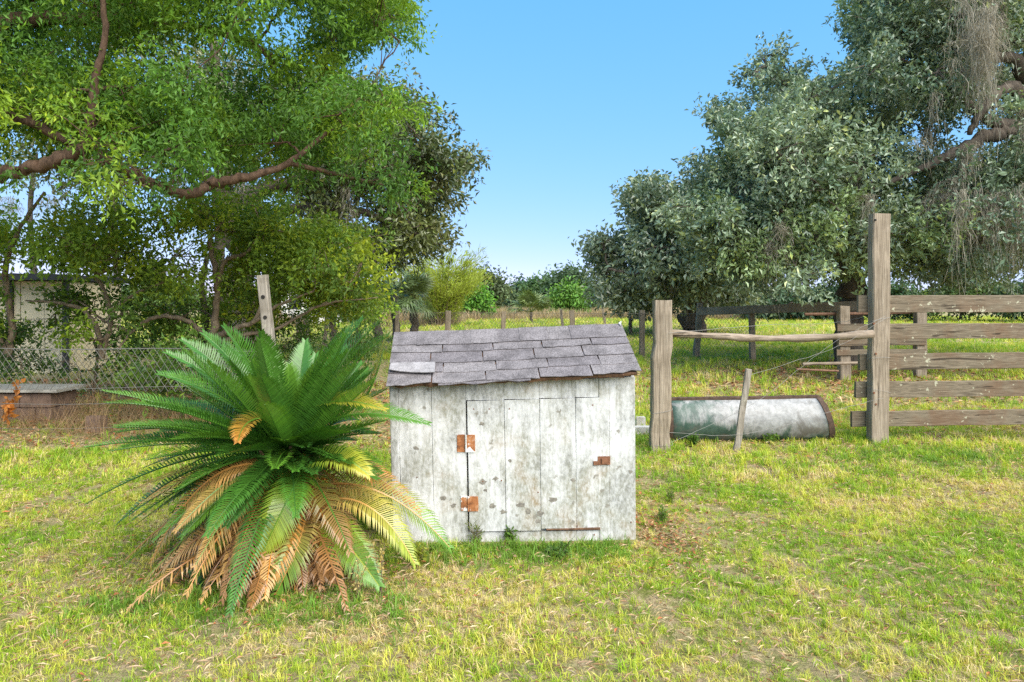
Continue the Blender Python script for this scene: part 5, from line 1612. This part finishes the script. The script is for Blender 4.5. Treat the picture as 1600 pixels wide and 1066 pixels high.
def weed(name, label, px_, py_, h, n, col, L, ratio=.3, spread=.05, straw=False):
    D = CAMZ * F / (py_ - HY); b = P(px_, py_, D); b[2] = 0
    root = thing(name, label, 'weed', b)
    G, V_, T_, C_, n0 = [], [], [], [], 0
    for k in range(n):
        az = rng.uniform(0, 6.283); ln = h * rng.uniform(.55, 1.05)
        d = A_([math.cos(az), math.sin(az), 0]) * rng.uniform(.1, .5)
        s = np.linspace(0, 1, 6)[:, None]
        pts = b + d * spread * s * 2 + d * s * s * ln * .35 + A_([0, 0, 1]) * s * ln + rng.normal(0, .004, (6, 3))
        pts[0] = b + d * spread
        G.append(tube(pts, np.linspace(.0028, .0012, 6), 4))
        m = 26; q = rng.uniform(.35 if straw else .05, 1, m) * 5; i0 = np.minimum(q.astype(int), 4); f = (q - i0)[:, None]
        pos = pts[i0] * (1 - f) + pts[i0 + 1] * f
        ld = norm(rng.normal(0, 1, (m, 3)) + A_([0, 0, .5])); sd = norm(np.cross(ld, rng.normal(0, 1, (m, 3))))
        l = L * rng.uniform(.5, 1.2, (m, 1))
        V = np.stack([pos, pos + ld * l * .5 - sd * l * ratio / 2, pos + ld * l, pos + ld * l * .5 + sd * l * ratio / 2], 1).reshape(-1, 3)
        a = np.arange(m) * 4 + n0; V_.append(V); n0 += 4 * m
        T_.append(np.concatenate([np.stack([a, a + 1, a + 2], -1), np.stack([a, a + 2, a + 3], -1)]))
        C_.append(np.repeat(A_([col]) * rng.uniform(.7, 1.35, (m, 1)), 4, 0))
    part('stems', join(G), BARK_TAN, root, kind='stuff')
    part('foliage', (np.concatenate(V_), np.concatenate(T_)), M_leaf_soft, root, col=np.concatenate(C_))

def build_weeds():
    weed('straw_weed', 'tall straw coloured seeding weed in front of the sago palm, the right one', 596, 935, .30, 4, (.60, .46, .16), .022, .5, .02, True)
    weed('straw_weed', 'tall straw coloured seeding weed in front of the sago palm, the left one', 560, 940, .24, 4, (.60, .48, .20), .020, .5, .03, True)
    weed('leafy_weed', 'feathery green weed tuft in the bare patch right of the pump house', 1036, 818, .11, 12, (.11, .20, .03), .03, .22, .04)
    weed('leafy_weed', 'feathery green weed tuft beyond the bare patch near the wall corner', 1047, 788, .11, 10, (.13, .21, .03), .03, .22, .03)
    weed('leafy_weed', 'small green weed sprouting at the pump house door sill', 797, 852, .10, 6, (.10, .19, .03), .04, .35, .03)
    weed('leafy_weed', 'thin grassy weed leaning on the wall left of the door sill', 742, 852, .17, 5, (.14, .18, .04), .045, .14, .04)
    weed('leafy_weed', 'broad leaved green weed patch at the lower left of the sago palm', 330, 915, .14, 14, (.07, .18, .05), .045, .5, .10)
    weed('leafy_weed', 'small leafy weed with yellow flowers right of the sago palm foot', 655, 885, .12, 8, (.30, .34, .04), .03, .5, .06)
    weed('leafy_weed', 'pale flowering weed rising among the brown fronds', 510, 905, .32, 4, (.26, .28, .12), .03, .4, .03)
    weed('leafy_weed', 'low clover-like weed below the pump house door', 872, 872, .09, 12, (.09, .18, .03), .035, .5, .10)
    weed('leafy_weed', 'green weed under the middle of the steel trough', 1200, 694, .14, 8, (.12, .22, .03), .05, .4, .10)
    weed('leafy_weed', 'green weed at the left end of the steel trough', 1082, 698, .14, 8, (.10, .20, .03), .05, .4, .08)
    weed('dead_weed', 'orange dead leafed weed at the wire fence near the left edge', 14, 668, .55, 3, (.55, .22, .05), .10, .5, .03, True)
reseed('build_palms')
build_palms()
reseed('build_weeds')
build_weeds()
